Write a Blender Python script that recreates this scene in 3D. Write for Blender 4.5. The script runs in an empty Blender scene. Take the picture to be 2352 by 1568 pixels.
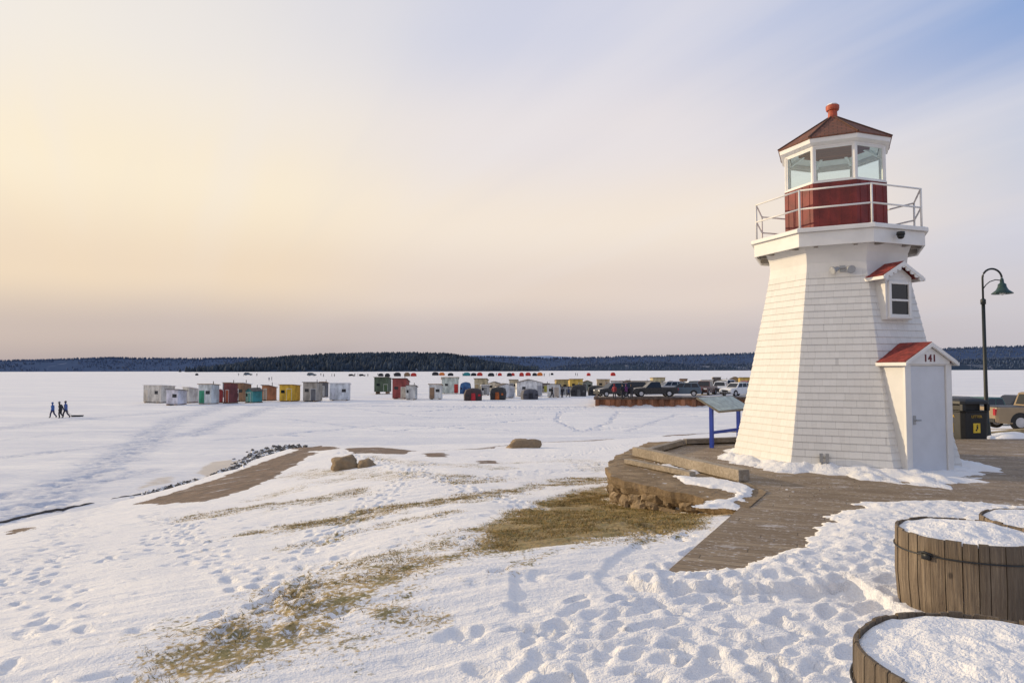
import bpy, math, random, bmesh
import numpy as np
from mathutils import Vector, Matrix, noise as mnoise
random.seed(7); rng=np.random.default_rng(7)
scene=bpy.context.scene
coll=scene.collection
rad=math.radians
# ------------------------------------------------------------------ camera
F=1568.0
PITCH=math.atan(65/1568.0)
cam_d=bpy.data.cameras.new("camera"); cam=bpy.data.objects.new("camera",cam_d); coll.objects.link(cam)
cam_d.lens=24; cam_d.sensor_width=36; cam_d.clip_start=.05; cam_d.clip_end=40000
CR=Matrix.Rotation(math.pi/2+PITCH,4,'X')@Matrix.Rotation(rad(-.11),4,'Z')
CP=Vector((0,0,1.9))
cam.matrix_world=Matrix.Translation(CP)@CR
scene.camera=cam
ICE=-2.7
def ray(px,py): return CR.to_3x3()@Vector(((px-1176)/F,(784-py)/F,-1))
def gp(px,py,z=ICE):
    d=ray(px,py); t=(z-CP.z)/d.z; return CP+d*t
def rayY(px,py,Y):
    d=ray(px,py); return CP+d*(Y/d.y)
# ------------------------------------------------------------------ numpy noise
TAB=rng.random((256,256))
def vn(x,y,s=0):
    x=np.asarray(x,float)+s*17.3; y=np.asarray(y,float)+s*9.7
    xi=np.floor(x).astype(int); yi=np.floor(y).astype(int); fx=x-xi; fy=y-yi
    fx=fx*fx*(3-2*fx); fy=fy*fy*(3-2*fy)
    a=TAB[xi&255,yi&255]; b=TAB[(xi+1)&255,yi&255]; c=TAB[xi&255,(yi+1)&255]; d=TAB[(xi+1)&255,(yi+1)&255]
    return (a*(1-fx)+b*fx)*(1-fy)+(c*(1-fx)+d*fx)*fy
def fbm(x,y,s=0,o=4):
    r=0;a=.5
    for i in range(o):
        r=r+a*(vn(x*2**i,y*2**i,s+i*3)-.5); a*=.5
    return r
def sm(t):
    t=np.clip(t,0,1); return t*t*(3-2*t)
def segd(x,y,pts,closed=False):
    best=np.full(np.shape(x),1e9)
    n=len(pts)
    for i in range(n if closed else n-1):
        ax,ay=pts[i][0],pts[i][1]; bx,by=pts[(i+1)%n][0],pts[(i+1)%n][1]
        dx,dy=bx-ax,by-ay; L=dx*dx+dy*dy+1e-12
        t=np.clip(((x-ax)*dx+(y-ay)*dy)/L,0,1)
        best=np.minimum(best,np.hypot(x-ax-t*dx,y-ay-t*dy))
    return best
def sdp(x,y,pts):
    x=np.asarray(x,float); y=np.asarray(y,float)
    ins=np.zeros(np.shape(x),bool); n=len(pts)
    for i in range(n):
        ax,ay=pts[i][0],pts[i][1]; bx,by=pts[(i+1)%n][0],pts[(i+1)%n][1]
        if ay==by: continue
        c=((ay>y)!=(by>y))&(x<(bx-ax)*(y-ay)/(by-ay)+ax)
        ins^=c
    d=segd(x,y,pts,True)
    return np.where(ins,d,-d)
# ------------------------------------------------------------------ terrain
LAND=[(-60,-2),(-30,8),(-18,15.5),(-14.5,19.3),(-13.4,22),(-12.7,26.4),(-12.9,33),(-12.6,38),(-10.7,39),(-6,39.5),(1.7,41.6),
      (10.6,45.6),(15.7,48),(24,50),(36,70),(47,84.2),(48,108),(260,112),(260,-60),(-60,-60)]
DECK=[(1.36,6.2),(1.5,6.60),(3.2,9.6),(3.95,10.8),(3.9,11.8),(2.85,15),(4.3,17.3),(8,18.4),(12,18.6),(24,19),(24,9.0),(6,9.0),(4.7,8.3),(3.9,7.1),(2.6,6.2)]
SNOWP=[(1.40,6.45),(2.3,6.72),(2.93,7.25),(3.5,7.85),(4.0,8.9),(5.05,9.86),(6.2,9.93),(7.2,9.6),(10,9.9),(24,10.2),(24,-10),(0,-10),(0,6.45)]
WALLP=[(3.2,9.55),(1.92,11.9),(1.80,12.4),(1.83,13.3),(2.4,15.2),(3.6,17.9),(8,19.2),(12.5,19.4),(12.5,9.6)]
def H0(x,y):
    x=np.asarray(x,float); y=np.asarray(y,float)
    d=sdp(x,y,LAND)
    hd=-2.45+2.40*np.clip(d/18.6,0,1)
    hy=np.interp(y,[8.2,9.6,10.6,12,14,42,60],[0,-.12,-.30,-.48,-.62,-2.45,-2.5])
    k=.12; h=np.clip(.5+.5*(hy-hd)/k,0,1); hl=hy*(1-h)+hd*h-k*h*(1-h)
    w=sm((x+3)/4)*sm((10.2-y)/3); hl=hl*(1-w)
    hr=np.interp(y,[0,18,21,34,45,60,200],[0,-.02,-.3,-1.1,-1.8,-2.1,-2.2])
    wr=sm((x-(4+np.maximum(0,y-19)*.5))/4)
    hh=hl*(1-wr)+hr*wr
    edge=sm((d+.1)/.5)
    hh=ICE*(1-edge)+np.maximum(hh,ICE+.05)*edge
    return hh
def SS(x,y): return sdp(x,y,SNOWP)+fbm(np.asarray(x)*2.6,np.asarray(y)*2.6,5,5)*.55+fbm(np.asarray(x)*9,np.asarray(y)*9,6,3)*.16
def H1(x,y):
    h=H0(x,y)
    sw=sdp(x,y,WALLP); h=np.where(sw>.16,-.25,h)
    sd=sdp(x,y,DECK)
    h=np.where(sd>0.05,np.minimum(h,-.14),h)
    h=np.where((sd<=.05)&(sd>-.6)&(np.asarray(y)<9.4)&(np.asarray(x)<3.3),np.minimum(h,-.02),h)
    ss=SS(x,y)
    snow=.0+.06*sm((ss+.02)/.4)
    h=np.where((ss>0)&((sd>-.3)|(np.asarray(x)>3.0)),np.maximum(snow,h),h)
    return h
def hz1(x,y): return float(H1(np.array([x]),np.array([y]))[0])
def gt(px,py):
    z=-1.0
    for i in range(30):
        p=gp(px,py,z); z=.5*z+.5*hz1(p.x,p.y)
    return gp(px,py,z)
def gts(l): return [tuple(gt(a,b)[:2]) for a,b in l]
# ------------------------------------------------------------------ mesh builder
class MB:
    def __init__(s): s.v=[];s.f=[];s.m=[]
    def add(s,vs,fs,mi=0,M=None):
        o=len(s.v)
        s.v+=[tuple(M@Vector(p)) if M is not None else tuple(p) for p in vs]
        s.f+=[tuple(i+o for i in f) for f in fs]; s.m+=[mi]*len(fs); return s
    def box(s,x0,y0,z0,x1,y1,z1,mi=0,M=None):
        v=[(x0,y0,z0),(x1,y0,z0),(x1,y1,z0),(x0,y1,z0),(x0,y0,z1),(x1,y0,z1),(x1,y1,z1),(x0,y1,z1)]
        return s.add(v,[(0,3,2,1),(4,5,6,7),(0,1,5,4),(1,2,6,5),(2,3,7,6),(3,0,4,7)],mi,M)
    def rings(s,rings,mi=0,M=None,cap=True,closed=True):
        n=len(rings[0]); v=[p for r in rings for p in r]; f=[]
        for j in range(len(rings)-1):
            for i in range(n if closed else n-1):
                a=j*n+i;b=j*n+(i+1)%n; f.append((a,b,b+n,a+n))
        if cap:
            f.append(tuple(range(n-1,-1,-1))); f.append(tuple(range((len(rings)-1)*n,len(rings)*n)))
        return s.add(v,f,mi,M)
    def lathe(s,prof,n=16,mi=0,M=None,cap=True,c=(0,0)):
        return s.rings([[(c[0]+r*math.cos(2*math.pi*i/n),c[1]+r*math.sin(2*math.pi*i/n),z) for i in range(n)] for r,z in prof],mi,M,cap)
    def tube(s,pts,r,n=8,mi=0,M=None):
        pts=[Vector(p) for p in pts]; R=[]
        for i,p in enumerate(pts):
            t=(pts[min(i+1,len(pts)-1)]-pts[max(i-1,0)]).normalized()
            a=Vector((0,0,1)) if abs(t.z)<.9 else Vector((1,0,0))
            u=t.cross(a).normalized(); w=t.cross(u).normalized()
            rr=r[i] if isinstance(r,(list,tuple)) else r
            R.append([tuple(p+rr*(u*math.cos(2*math.pi*k/n)+w*math.sin(2*math.pi*k/n))) for k in range(n)])
        return s.rings(R,mi,M)
    def prism(s,poly,z0,z1,mi=0,M=None):
        n=len(poly); v=[(a,b,z0) for a,b in poly]+[(a,b,z1) for a,b in poly]
        f=[tuple(range(n-1,-1,-1)),tuple(range(n,2*n))]+[(i,(i+1)%n,(i+1)%n+n,i+n) for i in range(n)]
        return s.add(v,f,mi,M)
    def obj(s,name,mats,parent=None,loc=(0,0,0),rz=0,smooth=False,bevel=0,label=None):
        me=bpy.data.meshes.new(name); me.from_pydata(s.v,[],s.f)
        if not isinstance(mats,(list,tuple)): mats=[mats]
        for m in mats: me.materials.append(m)
        me.polygons.foreach_set("material_index",s.m)
        if smooth: me.polygons.foreach_set("use_smooth",[True]*len(s.f))
        me.validate()
        bm=bmesh.new(); bm.from_mesh(me); bmesh.ops.recalc_face_normals(bm,faces=bm.faces); bm.to_mesh(me); bm.free()
        me.update()
        o=bpy.data.objects.new(name,me); coll.objects.link(o); o.location=loc; o.rotation_euler=(0,0,rz)
        if parent is not None: o.parent=parent
        if bevel:
            b=o.modifiers.new("bevel",'BEVEL'); b.width=bevel; b.segments=2; b.limit_method='ANGLE'
        if label: o["label"]=label
        return o
def top(o,label,cat=None,group=None,kind=None):
    o["label"]=label
    if cat: o["category"]=cat
    if group: o["group"]=group
    if kind: o["kind"]=kind
    return o
def empty(name,loc,rz=0,parent=None):
    o=bpy.data.objects.new(name,None); coll.objects.link(o); o.location=loc; o.rotation_euler=(0,0,rz); o.empty_display_size=.2
    if parent is not None: o.parent=parent
    return o
def text(body,name,size,M,mat,parent,ext=.004,off=.012):
    cu=bpy.data.curves.new(name,'FONT'); cu.body=body; cu.size=size; cu.align_x='CENTER'; cu.align_y='CENTER'; cu.extrude=ext; cu.offset=size*off; cu.space_character=1.12
    t=bpy.data.objects.new("tmp",cu); coll.objects.link(t)
    bpy.context.view_layer.update()
    me=bpy.data.meshes.new_from_object(t.evaluated_get(bpy.context.evaluated_depsgraph_get()))
    bpy.data.objects.remove(t); me.transform(M); me.materials.clear(); me.materials.append(mat)
    o=bpy.data.objects.new(name,me); coll.objects.link(o); o.parent=parent; return o
# ------------------------------------------------------------------ materials
def nt(name):
    m=bpy.data.materials.new(name); m.use_nodes=True; t=m.node_tree; b=t.nodes["Principled BSDF"]; return m,t,b
def N(t,ty,**k):
    n=t.nodes.new(ty)
    for a,v in k.items(): setattr(n,a,v)
    return n
def mixc(t,fac,a,b,bt='MIX'):
    n=t.nodes.new('ShaderNodeMix'); n.data_type='RGBA'; n.blend_type=bt
    for i,v in ((0,fac),(6,a),(7,b)):
        if isinstance(v,(int,float)): n.inputs[i].default_value=v
        elif isinstance(v,tuple): n.inputs[i].default_value=(*v[:3],1)
        else: t.links.new(v,n.inputs[i])
    return n.outputs[2]
def math_(t,op,a,b=None,c=None,clamp=False):
    n=t.nodes.new('ShaderNodeMath'); n.operation=op; n.use_clamp=clamp
    for i,v in enumerate((a,b,c)):
        if v is None: continue
        if isinstance(v,(int,float)): n.inputs[i].default_value=v
        else: t.links.new(v,n.inputs[i])
    return n.outputs[0]
def mrange(t,v,a,b,c=0,d=1):
    n=t.nodes.new('ShaderNodeMapRange'); n.interpolation_type='SMOOTHSTEP'
    t.links.new(v,n.inputs[0]); n.inputs[1].default_value=a;n.inputs[2].default_value=b;n.inputs[3].default_value=c;n.inputs[4].default_value=d
    return n.outputs[0]
def noise_(t,vec,scale,detail=3,rough=.5):
    n=t.nodes.new('ShaderNodeTexNoise'); n.inputs['Scale'].default_value=scale; n.inputs['Detail'].default_value=detail; n.inputs['Roughness'].default_value=rough
    if vec is not None: t.links.new(vec,n.inputs['Vector'])
    return n.outputs['Fac']
def bump(t,b,h,strength=.3,dist=.02):
    n=t.nodes.new('ShaderNodeBump'); n.inputs['Strength'].default_value=strength; n.inputs['Distance'].default_value=dist
    t.links.new(h,n.inputs['Height']); t.links.new(n.outputs[0],b.inputs['Normal'])
def mapping(t,scale=(1,1,1),rot=(0,0,0),src='Object'):
    tc=t.nodes.new('ShaderNodeTexCoord'); mp=t.nodes.new('ShaderNodeMapping'); mp.inputs['Rotation'].default_value=rot
    t.links.new(tc.outputs[src],mp.inputs['Vector'])
    m2=t.nodes.new('ShaderNodeMapping'); m2.inputs['Scale'].default_value=scale; t.links.new(mp.outputs[0],m2.inputs['Vector']); return m2.outputs[0]
CACHE={}
def mat(name,col,rough=.7,var=.15,scale=3,bmp=0,bscale=20,metal=0,stretch=(1,1,1)):
    if name in CACHE: return CACHE[name]
    m,t,b=nt(name); v=mapping(t,stretch)
    n=noise_(t,v,scale,4,.6)
    n=mrange(t,n,.3,.7)
    c=mixc(t,n,tuple(max(0,x*(1-var)) for x in col),tuple(min(.9,x*(1+var)) for x in col))
    t.links.new(c,b.inputs['Base Color']); b.inputs['Roughness'].default_value=rough; b.inputs['Metallic'].default_value=metal
    if bmp: bump(t,b,noise_(t,v,bscale,4,.6),bmp,.02)
    CACHE[name]=m; return m
def s2l(r,g,b):
    f=lambda c:(c/255/12.92) if c/255<.04045 else ((c/255+.055)/1.055)**2.4
    return (f(r),f(g),f(b))
white=mat("white_paint",(.70,.685,.66),.55,.05,2,.08,30)
whitew=mat("white_smooth_panel",(.68,.665,.64),.6,.06,1.5,.1,12)
redp=mat("red_barn_paint",(.17,.022,.018),.65,.28,3,.25,25)
redroof=mat("red_roof_shingle",(.21,.03,.022),.85,.38,8,.5,30)
ventred=mat("vent_red_paint",(.38,.07,.03),.6,.3,14,.2,30)
blackm=mat("black_metal",(.014,.015,.016),.5,.2,5)
greenm=mat("dark_lamp_metal",(.008,.013,.013),.5,.2,5)
darkglass=mat("dark_glass",(.012,.014,.018),.08,.1,2)
rubber=mat("tyre_rubber",(.02,.02,.02),.85,.2,10)
alloy=mat("alloy_rim",(.45,.45,.47),.35,.1,5,metal=.7)
grey=mat("grey_galvanised",(.34,.35,.36),.45,.1,5,metal=.3)
doorgrey=mat("door_white_paint",(.58,.60,.64),.5,.04,3)
m,t,b=nt("snow_pile"); v=mapping(t); n1=noise_(t,v,9,5,.6); n2=noise_(t,v,45,3,.6)
t.links.new(mixc(t,n1,(.79,.78,.79),(.87,.855,.835)),b.inputs['Base Color']); b.inputs['Roughness'].default_value=.7
bump(t,b,math_(t,'ADD',n1,math_(t,'MULTIPLY',n2,.5)),.7,.05); snowm=m
# shingles
m,t,b=nt("white_shingles")
uv=N(t,'ShaderNodeUVMap'); sep=N(t,'ShaderNodeSeparateXYZ'); t.links.new(uv.outputs[0],sep.inputs[0])
rv=math_(t,'DIVIDE',sep.outputs[1],.132); row=math_(t,'FLOOR',rv); rfr=math_(t,'FRACT',rv)
wn=N(t,'ShaderNodeTexWhiteNoise',noise_dimensions='1D'); t.links.new(row,wn.inputs['W'])
u=math_(t,'ADD',sep.outputs[0],math_(t,'MULTIPLY',wn.outputs[0],.8))
cmb=N(t,'ShaderNodeCombineXYZ'); t.links.new(u,cmb.inputs[0]); t.links.new(row,cmb.inputs[1])
nn=noise_(t,cmb.outputs[0],3.3,0)
u2=math_(t,'ADD',u,math_(t,'MULTIPLY',nn,.35))
cell=math_(t,'DIVIDE',u2,.13); fr=math_(t,'FRACT',cell)
gap=math_(t,'LESS_THAN',fr,.035)
cmb2=N(t,'ShaderNodeCombineXYZ'); t.links.new(math_(t,'FLOOR',cell),cmb2.inputs[0]); t.links.new(row,cmb2.inputs[1])
wn2=N(t,'ShaderNodeTexWhiteNoise',noise_dimensions='2D'); t.links.new(cmb2.outputs[0],wn2.inputs['Vector'])
base=mixc(t,wn2.outputs[0],(.65,.635,.605),(.70,.685,.655))
dirt=mrange(t,noise_(t,mapping(t,(1,1,.4)),1.6,5,.7),.5,.85)
base=mixc(t,math_(t,'MULTIPLY',dirt,.25),base,(.50,.47,.43))
course_shade=mrange(t,rfr,.0,.09,1,0)  # painted shadow line at the butt edge of each course
base=mixc(t,math_(t,'MULTIPLY',course_shade,.40),base,(.32,.30,.28))
col=mixc(t,math_(t,'MULTIPLY',gap,.45),base,(.36,.35,.34))
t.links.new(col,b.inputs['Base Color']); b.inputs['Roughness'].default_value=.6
fine=noise_(t,mapping(t,(30,30,3)),2,3)
hh=math_(t,'ADD',math_(t,'SUBTRACT',math_(t,'MULTIPLY',wn2.outputs[0],.3),math_(t,'MULTIPLY',gap,.6)),math_(t,'MULTIPLY',fine,.3))
bump(t,b,hh,.35,.006); shingle=m
# deck boards
m,t,b=nt("deck_boards"); v=mapping(t,(1,1,1),(0,0,rad(23.5)))
sep=N(t,'ShaderNodeSeparateXYZ'); t.links.new(v,sep.inputs[0])
c_=math_(t,'DIVIDE',sep.outputs[1],.14); fr=math_(t,'FRACT',c_); fl=math_(t,'FLOOR',c_)
wn=N(t,'ShaderNodeTexWhiteNoise',noise_dimensions='1D'); t.links.new(fl,wn.inputs['W'])
seg=math_(t,'ADD',math_(t,'DIVIDE',sep.outputs[0],3.0),math_(t,'MULTIPLY',wn.outputs[0],7))
cmb=N(t,'ShaderNodeCombineXYZ'); t.links.new(fl,cmb.inputs[0]); t.links.new(math_(t,'FLOOR',seg),cmb.inputs[1])
wn2=N(t,'ShaderNodeTexWhiteNoise',noise_dimensions='2D'); t.links.new(cmb.outputs[0],wn2.inputs['Vector'])
grain=noise_(t,mapping(t,(1.5,30,1),(0,0,rad(23.5))),2,4,.65)
base=mixc(t,wn2.outputs[0],(.235,.17,.10),(.42,.33,.22)); base=mixc(t,grain,base,(.17,.115,.068))
wet=mrange(t,noise_(t,mapping(t),.9,4,.6),.42,.6); base=mixc(t,math_(t,'MULTIPLY',wet,.42),base,(.14,.095,.055))
gap=math_(t,'MAXIMUM',math_(t,'LESS_THAN',fr,.08),math_(t,'LESS_THAN',math_(t,'FRACT',seg),.004))
base=mixc(t,math_(t,'MULTIPLY',gap,.75),base,(.04,.028,.018))
fr_n=noise_(t,mapping(t,(.7,1.6,1),(0,0,rad(23.5))),2.2,6,.75); fr_f=mrange(t,fr_n,.57,.65)
sp=mrange(t,noise_(t,mapping(t,(.6,2,1),(0,0,rad(23.5))),22,3,.6),.58,.68)
fr2=math_(t,'MAXIMUM',math_(t,'MULTIPLY',fr_f,math_(t,'ADD',math_(t,'MULTIPLY',sp,.4),.35)),math_(t,'MULTIPLY',sp,mrange(t,fr_n,.40,.56)))
base=mixc(t,fr2,base,(.74,.73,.75))
t.links.new(base,b.inputs['Base Color']); b.inputs['Roughness'].default_value=.75
bump(t,b,math_(t,'SUBTRACT',math_(t,'MULTIPLY',grain,.4),gap),.6,.012); deckm=m
def wood(name,c1,c2,st=(12,12,1),attr=None,sc=3):
    m,t,b=nt(name); v=mapping(t,st)
    g=mrange(t,noise_(t,v,sc,6,.7),.3,.7); c=mixc(t,g,c1,c2)
    l=mrange(t,noise_(t,mapping(t),2.1,3),.35,.7); c=mixc(t,math_(t,'MULTIPLY',l,.4),c,tuple(x*.5 for x in c1))
    if attr:
        a=N(t,'ShaderNodeAttribute',attribute_name=attr); c=mixc(t,math_(t,'MULTIPLY',a.outputs['Fac'],.6),c,tuple(x*.5 for x in c1))
        w=N(t,'ShaderNodeTexVoronoi'); w.inputs['Scale'].default_value=3.2; t.links.new(mapping(t,(1,1,.7)),w.inputs['Vector'])
        kn=mrange(t,w.outputs['Distance'],.04,.08,1,0); c=mixc(t,math_(t,'MULTIPLY',kn,.8),c,(.03,.02,.014))
        sx=N(t,'ShaderNodeSeparateXYZ'); t.links.new(mapping(t),sx.inputs[0]); st_=mrange(t,math_(t,'ADD',sx.outputs[2],math_(t,'MULTIPLY',noise_(t,mapping(t,(6,6,1)),2,3),.3)),.62,.86); c=mixc(t,math_(t,'MULTIPLY',st_,.4),c,(.10,.08,.06))
    t.links.new(c,b.inputs['Base Color']); b.inputs['Roughness'].default_value=.8
    bump(t,b,g,.7,.014); return m
barrelw=wood("barrel_wood",(.155,.11,.072),(.37,.285,.195),(16,16,.9),"stave")
timber=wood("weathered_timber",(.26,.21,.15),(.46,.385,.30),(6,6,6))
curbm=wood("grey_timber",(.22,.185,.15),(.34,.30,.25),(3,3,8))
m,t,b=nt("seawall_stone"); n=noise_(t,mapping(t),3,5,.65); n2=noise_(t,mapping(t),18,5,.7)
c=mixc(t,mrange(t,n,.35,.65),(.19,.13,.07),(.42,.31,.19)); c=mixc(t,math_(t,'MULTIPLY',n2,.35),c,(.12,.09,.06))
t.links.new(c,b.inputs['Base Color']); b.inputs['Roughness'].default_value=.9; bump(t,b,n2,.9,.05); stonem=m
m,t,b=nt("seawall_cap"); n=noise_(t,mapping(t),2.3,5,.65); n2=noise_(t,mapping(t),14,6,.75)
c=mixc(t,mrange(t,n,.35,.65),(.21,.145,.08),(.37,.27,.165)); c=mixc(t,math_(t,'MULTIPLY',mrange(t,n2,.45,.7),.5),c,(.13,.09,.055)); c=mixc(t,mrange(t,noise_(t,mapping(t),5,5,.7),.61,.68),c,(.7,.7,.72))
t.links.new(c,b.inputs['Base Color']); b.inputs['Roughness'].default_value=.9; bump(t,b,n2,1,.06); capm=m
m,t,b=nt("boulder_stone"); n=noise_(t,mapping(t),4,5,.65)
c=mixc(t,n,(.12,.085,.05),(.38,.27,.16)); t.links.new(c,b.inputs['Base Color']); b.inputs['Roughness'].default_value=.9; bump(t,b,noise_(t,mapping(t),9,5,.7),.7,.05); boulderm=m
m,t,b=nt("clear_glass"); t.nodes.remove(b); out=t.nodes["Material Output"]
tr=N(t,'ShaderNodeBsdfTransparent'); tr.inputs[0].default_value=(.90,.98,.97,1); gl=N(t,'ShaderNodeBsdfGlossy'); gl.inputs['Roughness'].default_value=.03; gl.inputs[0].default_value=(.9,.95,1,1)
mx=N(t,'ShaderNodeMixShader'); mx.inputs[0].default_value=.09; t.links.new(tr.outputs[0],mx.inputs[1]); t.links.new(gl.outputs[0],mx.inputs[2]); t.links.new(mx.outputs[0],out.inputs[0]); glassm=m
m,t,b=nt("lantern_roof_shingle"); br=N(t,'ShaderNodeTexBrick'); uvn=N(t,'ShaderNodeUVMap'); t.links.new(uvn.outputs[0],br.inputs['Vector'])
br.inputs['Scale'].default_value=1; br.inputs['Brick Width'].default_value=.16; br.inputs['Row Height'].default_value=.12; br.inputs['Mortar Size'].default_value=.008
br.inputs['Color1'].default_value=(.20,.07,.042,1); br.inputs['Color2'].default_value=(.12,.048,.033,1); br.inputs['Mortar'].default_value=(.05,.02,.015,1)
c=mixc(t,math_(t,'MULTIPLY',noise_(t,mapping(t),9,4),.4),br.outputs[0],(.22,.11,.065)); t.links.new(c,b.inputs['Base Color']); b.inputs['Roughness'].default_value=.9
bump(t,b,br.outputs['Fac'],-.5,.01); lroof=m
# ------------------------------------------------------------------ ground sheet
def lines(segs):
    out=[segs[0][0]]
    for a,b,s0,s1 in segs:
        x=a
        while x<b-1e-6:
            f=(x-a)/(b-a); s=s0*(s1/s0)**f; x=min(b,x+s)
            if b-x<s*.4: x=b
            out.append(x)
    return np.array(out)
xs=lines([(-14000,-300,2500,40),(-300,-50,40,1.2),(-50,-22,1.2,.3),(-22,-7,.3,.06),(-7,7.5,.036,.036),(7.5,30,.06,.5),(30,120,.6,5),(120,300,6,40),(300,14000,40,2500)])
ys=lines([(-40,1.5,4,.3),(1.5,3.4,.15,.035),(3.4,12,.028,.05),(12,50,.055,.24),(50,110,.25,.9),(110,400,2,15),(400,14000,20,2000)])
X,Y=np.meshgrid(xs,ys); print("grid",X.shape)
Z=H1(X,Y)
dl=sdp(X,Y,LAND); sdd=sdp(X,Y,DECK); sds=sdp(X,Y,SNOWP); sdw=sdp(X,Y,WALLP)
near=sm((60-np.hypot(X,Y))/30)
snowable=((sdd<0.0)|(sds>0))&(sdw<.1)
calm=sm((-sdd)/1.5+.15)*sm(-sdw/1.2+.1)
und=fbm(X*.35,Y*.35,1)*.16*near*sm(dl/3)+fbm(X*.9,Y*.9+X*.3,2)*.05*near
und=np.where((sds>0),und*.4,und*calm)
rx=(X*.94+Y*.34); ry=(Y*.94-X*.34)
rip=(fbm(rx*1.0,ry*5,3,5)*.05+np.abs(fbm(rx*.5,ry*2.6,4,4))*-.06+np.abs(fbm(rx*1.6,ry*9,7,3))*-.022)*sm((26-Y)/10)*np.where(sds>0,1,calm)
trp=gts([(1150,1568),(1110,1450),(1300,1410),(1480,1350),(1600,1310),(1720,1300),(1900,1245),(1960,1185),(2351,1185),(2351,1560),(1930,1567)])
TR=sm((sdp(X,Y,trp)+.3)/.8)
chunk=np.maximum(0,vn(X*11,Y*11,15)-.55)*np.maximum(0,fbm(X*2,Y*2,16,3)+.12)*.12
lump=fbm(X*2.6,Y*2.6,11,4)*.025+fbm(X*8,Y*8,12,4)*.030+fbm(X*18,Y*18,17,2)*.016+chunk
patchy=sm(.5+fbm(X*.9,Y*.9,18,3)*2.2)*.65+.35
Z=Z+np.where(snowable,und+rip*(1-TR*.35)+TR*lump*patchy+fbm(X*14,Y*14,13,2)*.006*near,0)
DN=np.zeros_like(Z)
def dent(cx,cy,ang,a=.15,b_=.065,dep=.06,rim=.35):
    i0,i1=np.searchsorted(xs,[cx-.4,cx+.4]); j0,j1=np.searchsorted(ys,[cy-.4,cy+.4])
    if i1<=i0 or j1<=j0: return
    x=X[j0:j1,i0:i1]-cx; y=Y[j0:j1,i0:i1]-cy
    u=(x*math.cos(ang)+y*math.sin(ang))/a; v=(-x*math.sin(ang)+y*math.cos(ang))/b_
    r2=u*u+v*v
    DN[j0:j1,i0:i1]+=-dep*np.exp(-r2**3)+dep*rim*np.exp(-(np.sqrt(r2)-1.35)**2*8)
def trail(pxl,n=1,wid=.25,dep=.05,step=.34,sz=1):
    w=gts(pxl)
    for k in range(n):
        off=random.uniform(-wid,wid); side=1
        for (ax,ay),(bx,by) in zip(w[:-1],w[1:]):
            L=math.hypot(bx-ax,by-ay); m_=max(1,int(L/step)); ang=math.atan2(by-ay,bx-ax); nx,ny=-math.sin(ang),math.cos(ang)
            for i in range(m_):
                if random.random()<.12: continue
                f=(i+random.uniform(-.25,.25))/m_; side=-side; o=off+side*.11+random.uniform(-.09,.09)
                dent(ax+(bx-ax)*f+nx*o,ay+(by-ay)*f+ny*o,ang+random.uniform(-.4,.4),.14*sz*random.uniform(.7,1.2),.060*sz*random.uniform(.8,1.2),dep*random.uniform(.4,1.1))
trail([(10,1390),(60,1330),(130,1260),(170,1195),(260,1155)],4,.5,.05)
trail([(240,1290),(330,1250),(480,1190)],2,.3,.045)
trail([(640,1400),(560,1330),(470,1290),(400,1210),(330,1180)],3,.5,.055)
trail([(520,1440),(640,1340),(680,1260),(760,1200),(900,1120),(980,1060)],3,.5,.055)
trail([(1500,1240),(1250,1180),(1000,1110),(850,1060),(760,1040)],3,.6,.045)
trail([(1150,1540),(1000,1480),(850,1460)],1,.1,.035)
trail([(1250,1440),(1500,1350),(1560,1310),(1640,1240)],3,.5,.045)
trail([(1300,1500),(1150,1420),(1080,1400)],2,.3,.04)
trail([(0,1460),(150,1440),(330,1480)],1,.3,.035); trail([(100,1568),(160,1450),(180,1330)],1,.2,.035)
trail([(1100,1045),(1300,1050),(1500,1010)],3,.8,.05)
trail([(1090,1100),(1300,1075),(1380,1060)],2,.6,.05)
trail([(700,1240),(900,1210),(1080,1180)],2,.5,.04)
trail([(1300,1568),(1500,1450),(1700,1350),(1850,1260)],5,.8,.055); trail([(1600,1568),(1750,1450),(1900,1330),(2050,1220)],5,.7,.055)
for k in range(480):
    for _ in range(30):
        cx=random.uniform(0,7.5); cy=random.uniform(3.4,10)
        if sdp(np.array([cx]),np.array([cy]),trp)[0]>0: break
    dent(cx,cy,random.uniform(0,3.14),random.uniform(.07,.14),random.uniform(.03,.06),random.uniform(.010,.038),.4)
for k in range(200): dent(random.uniform(-9,2),random.uniform(4,16),random.uniform(0,3.14),random.uniform(.08,.15),random.uniform(.05,.08),random.uniform(.01,.03),.3)
DN=np.where(DN>0,.018*np.tanh(DN/.018),.055*np.tanh(DN/.055))
Z=Z+np.where(snowable,DN,0)
ssn=SS(X,Y)
Z=np.where(snowable&(ssn>0)&(sdd>-.1),np.maximum(Z,.006+.03*sm(ssn/.4)),Z)
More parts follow.
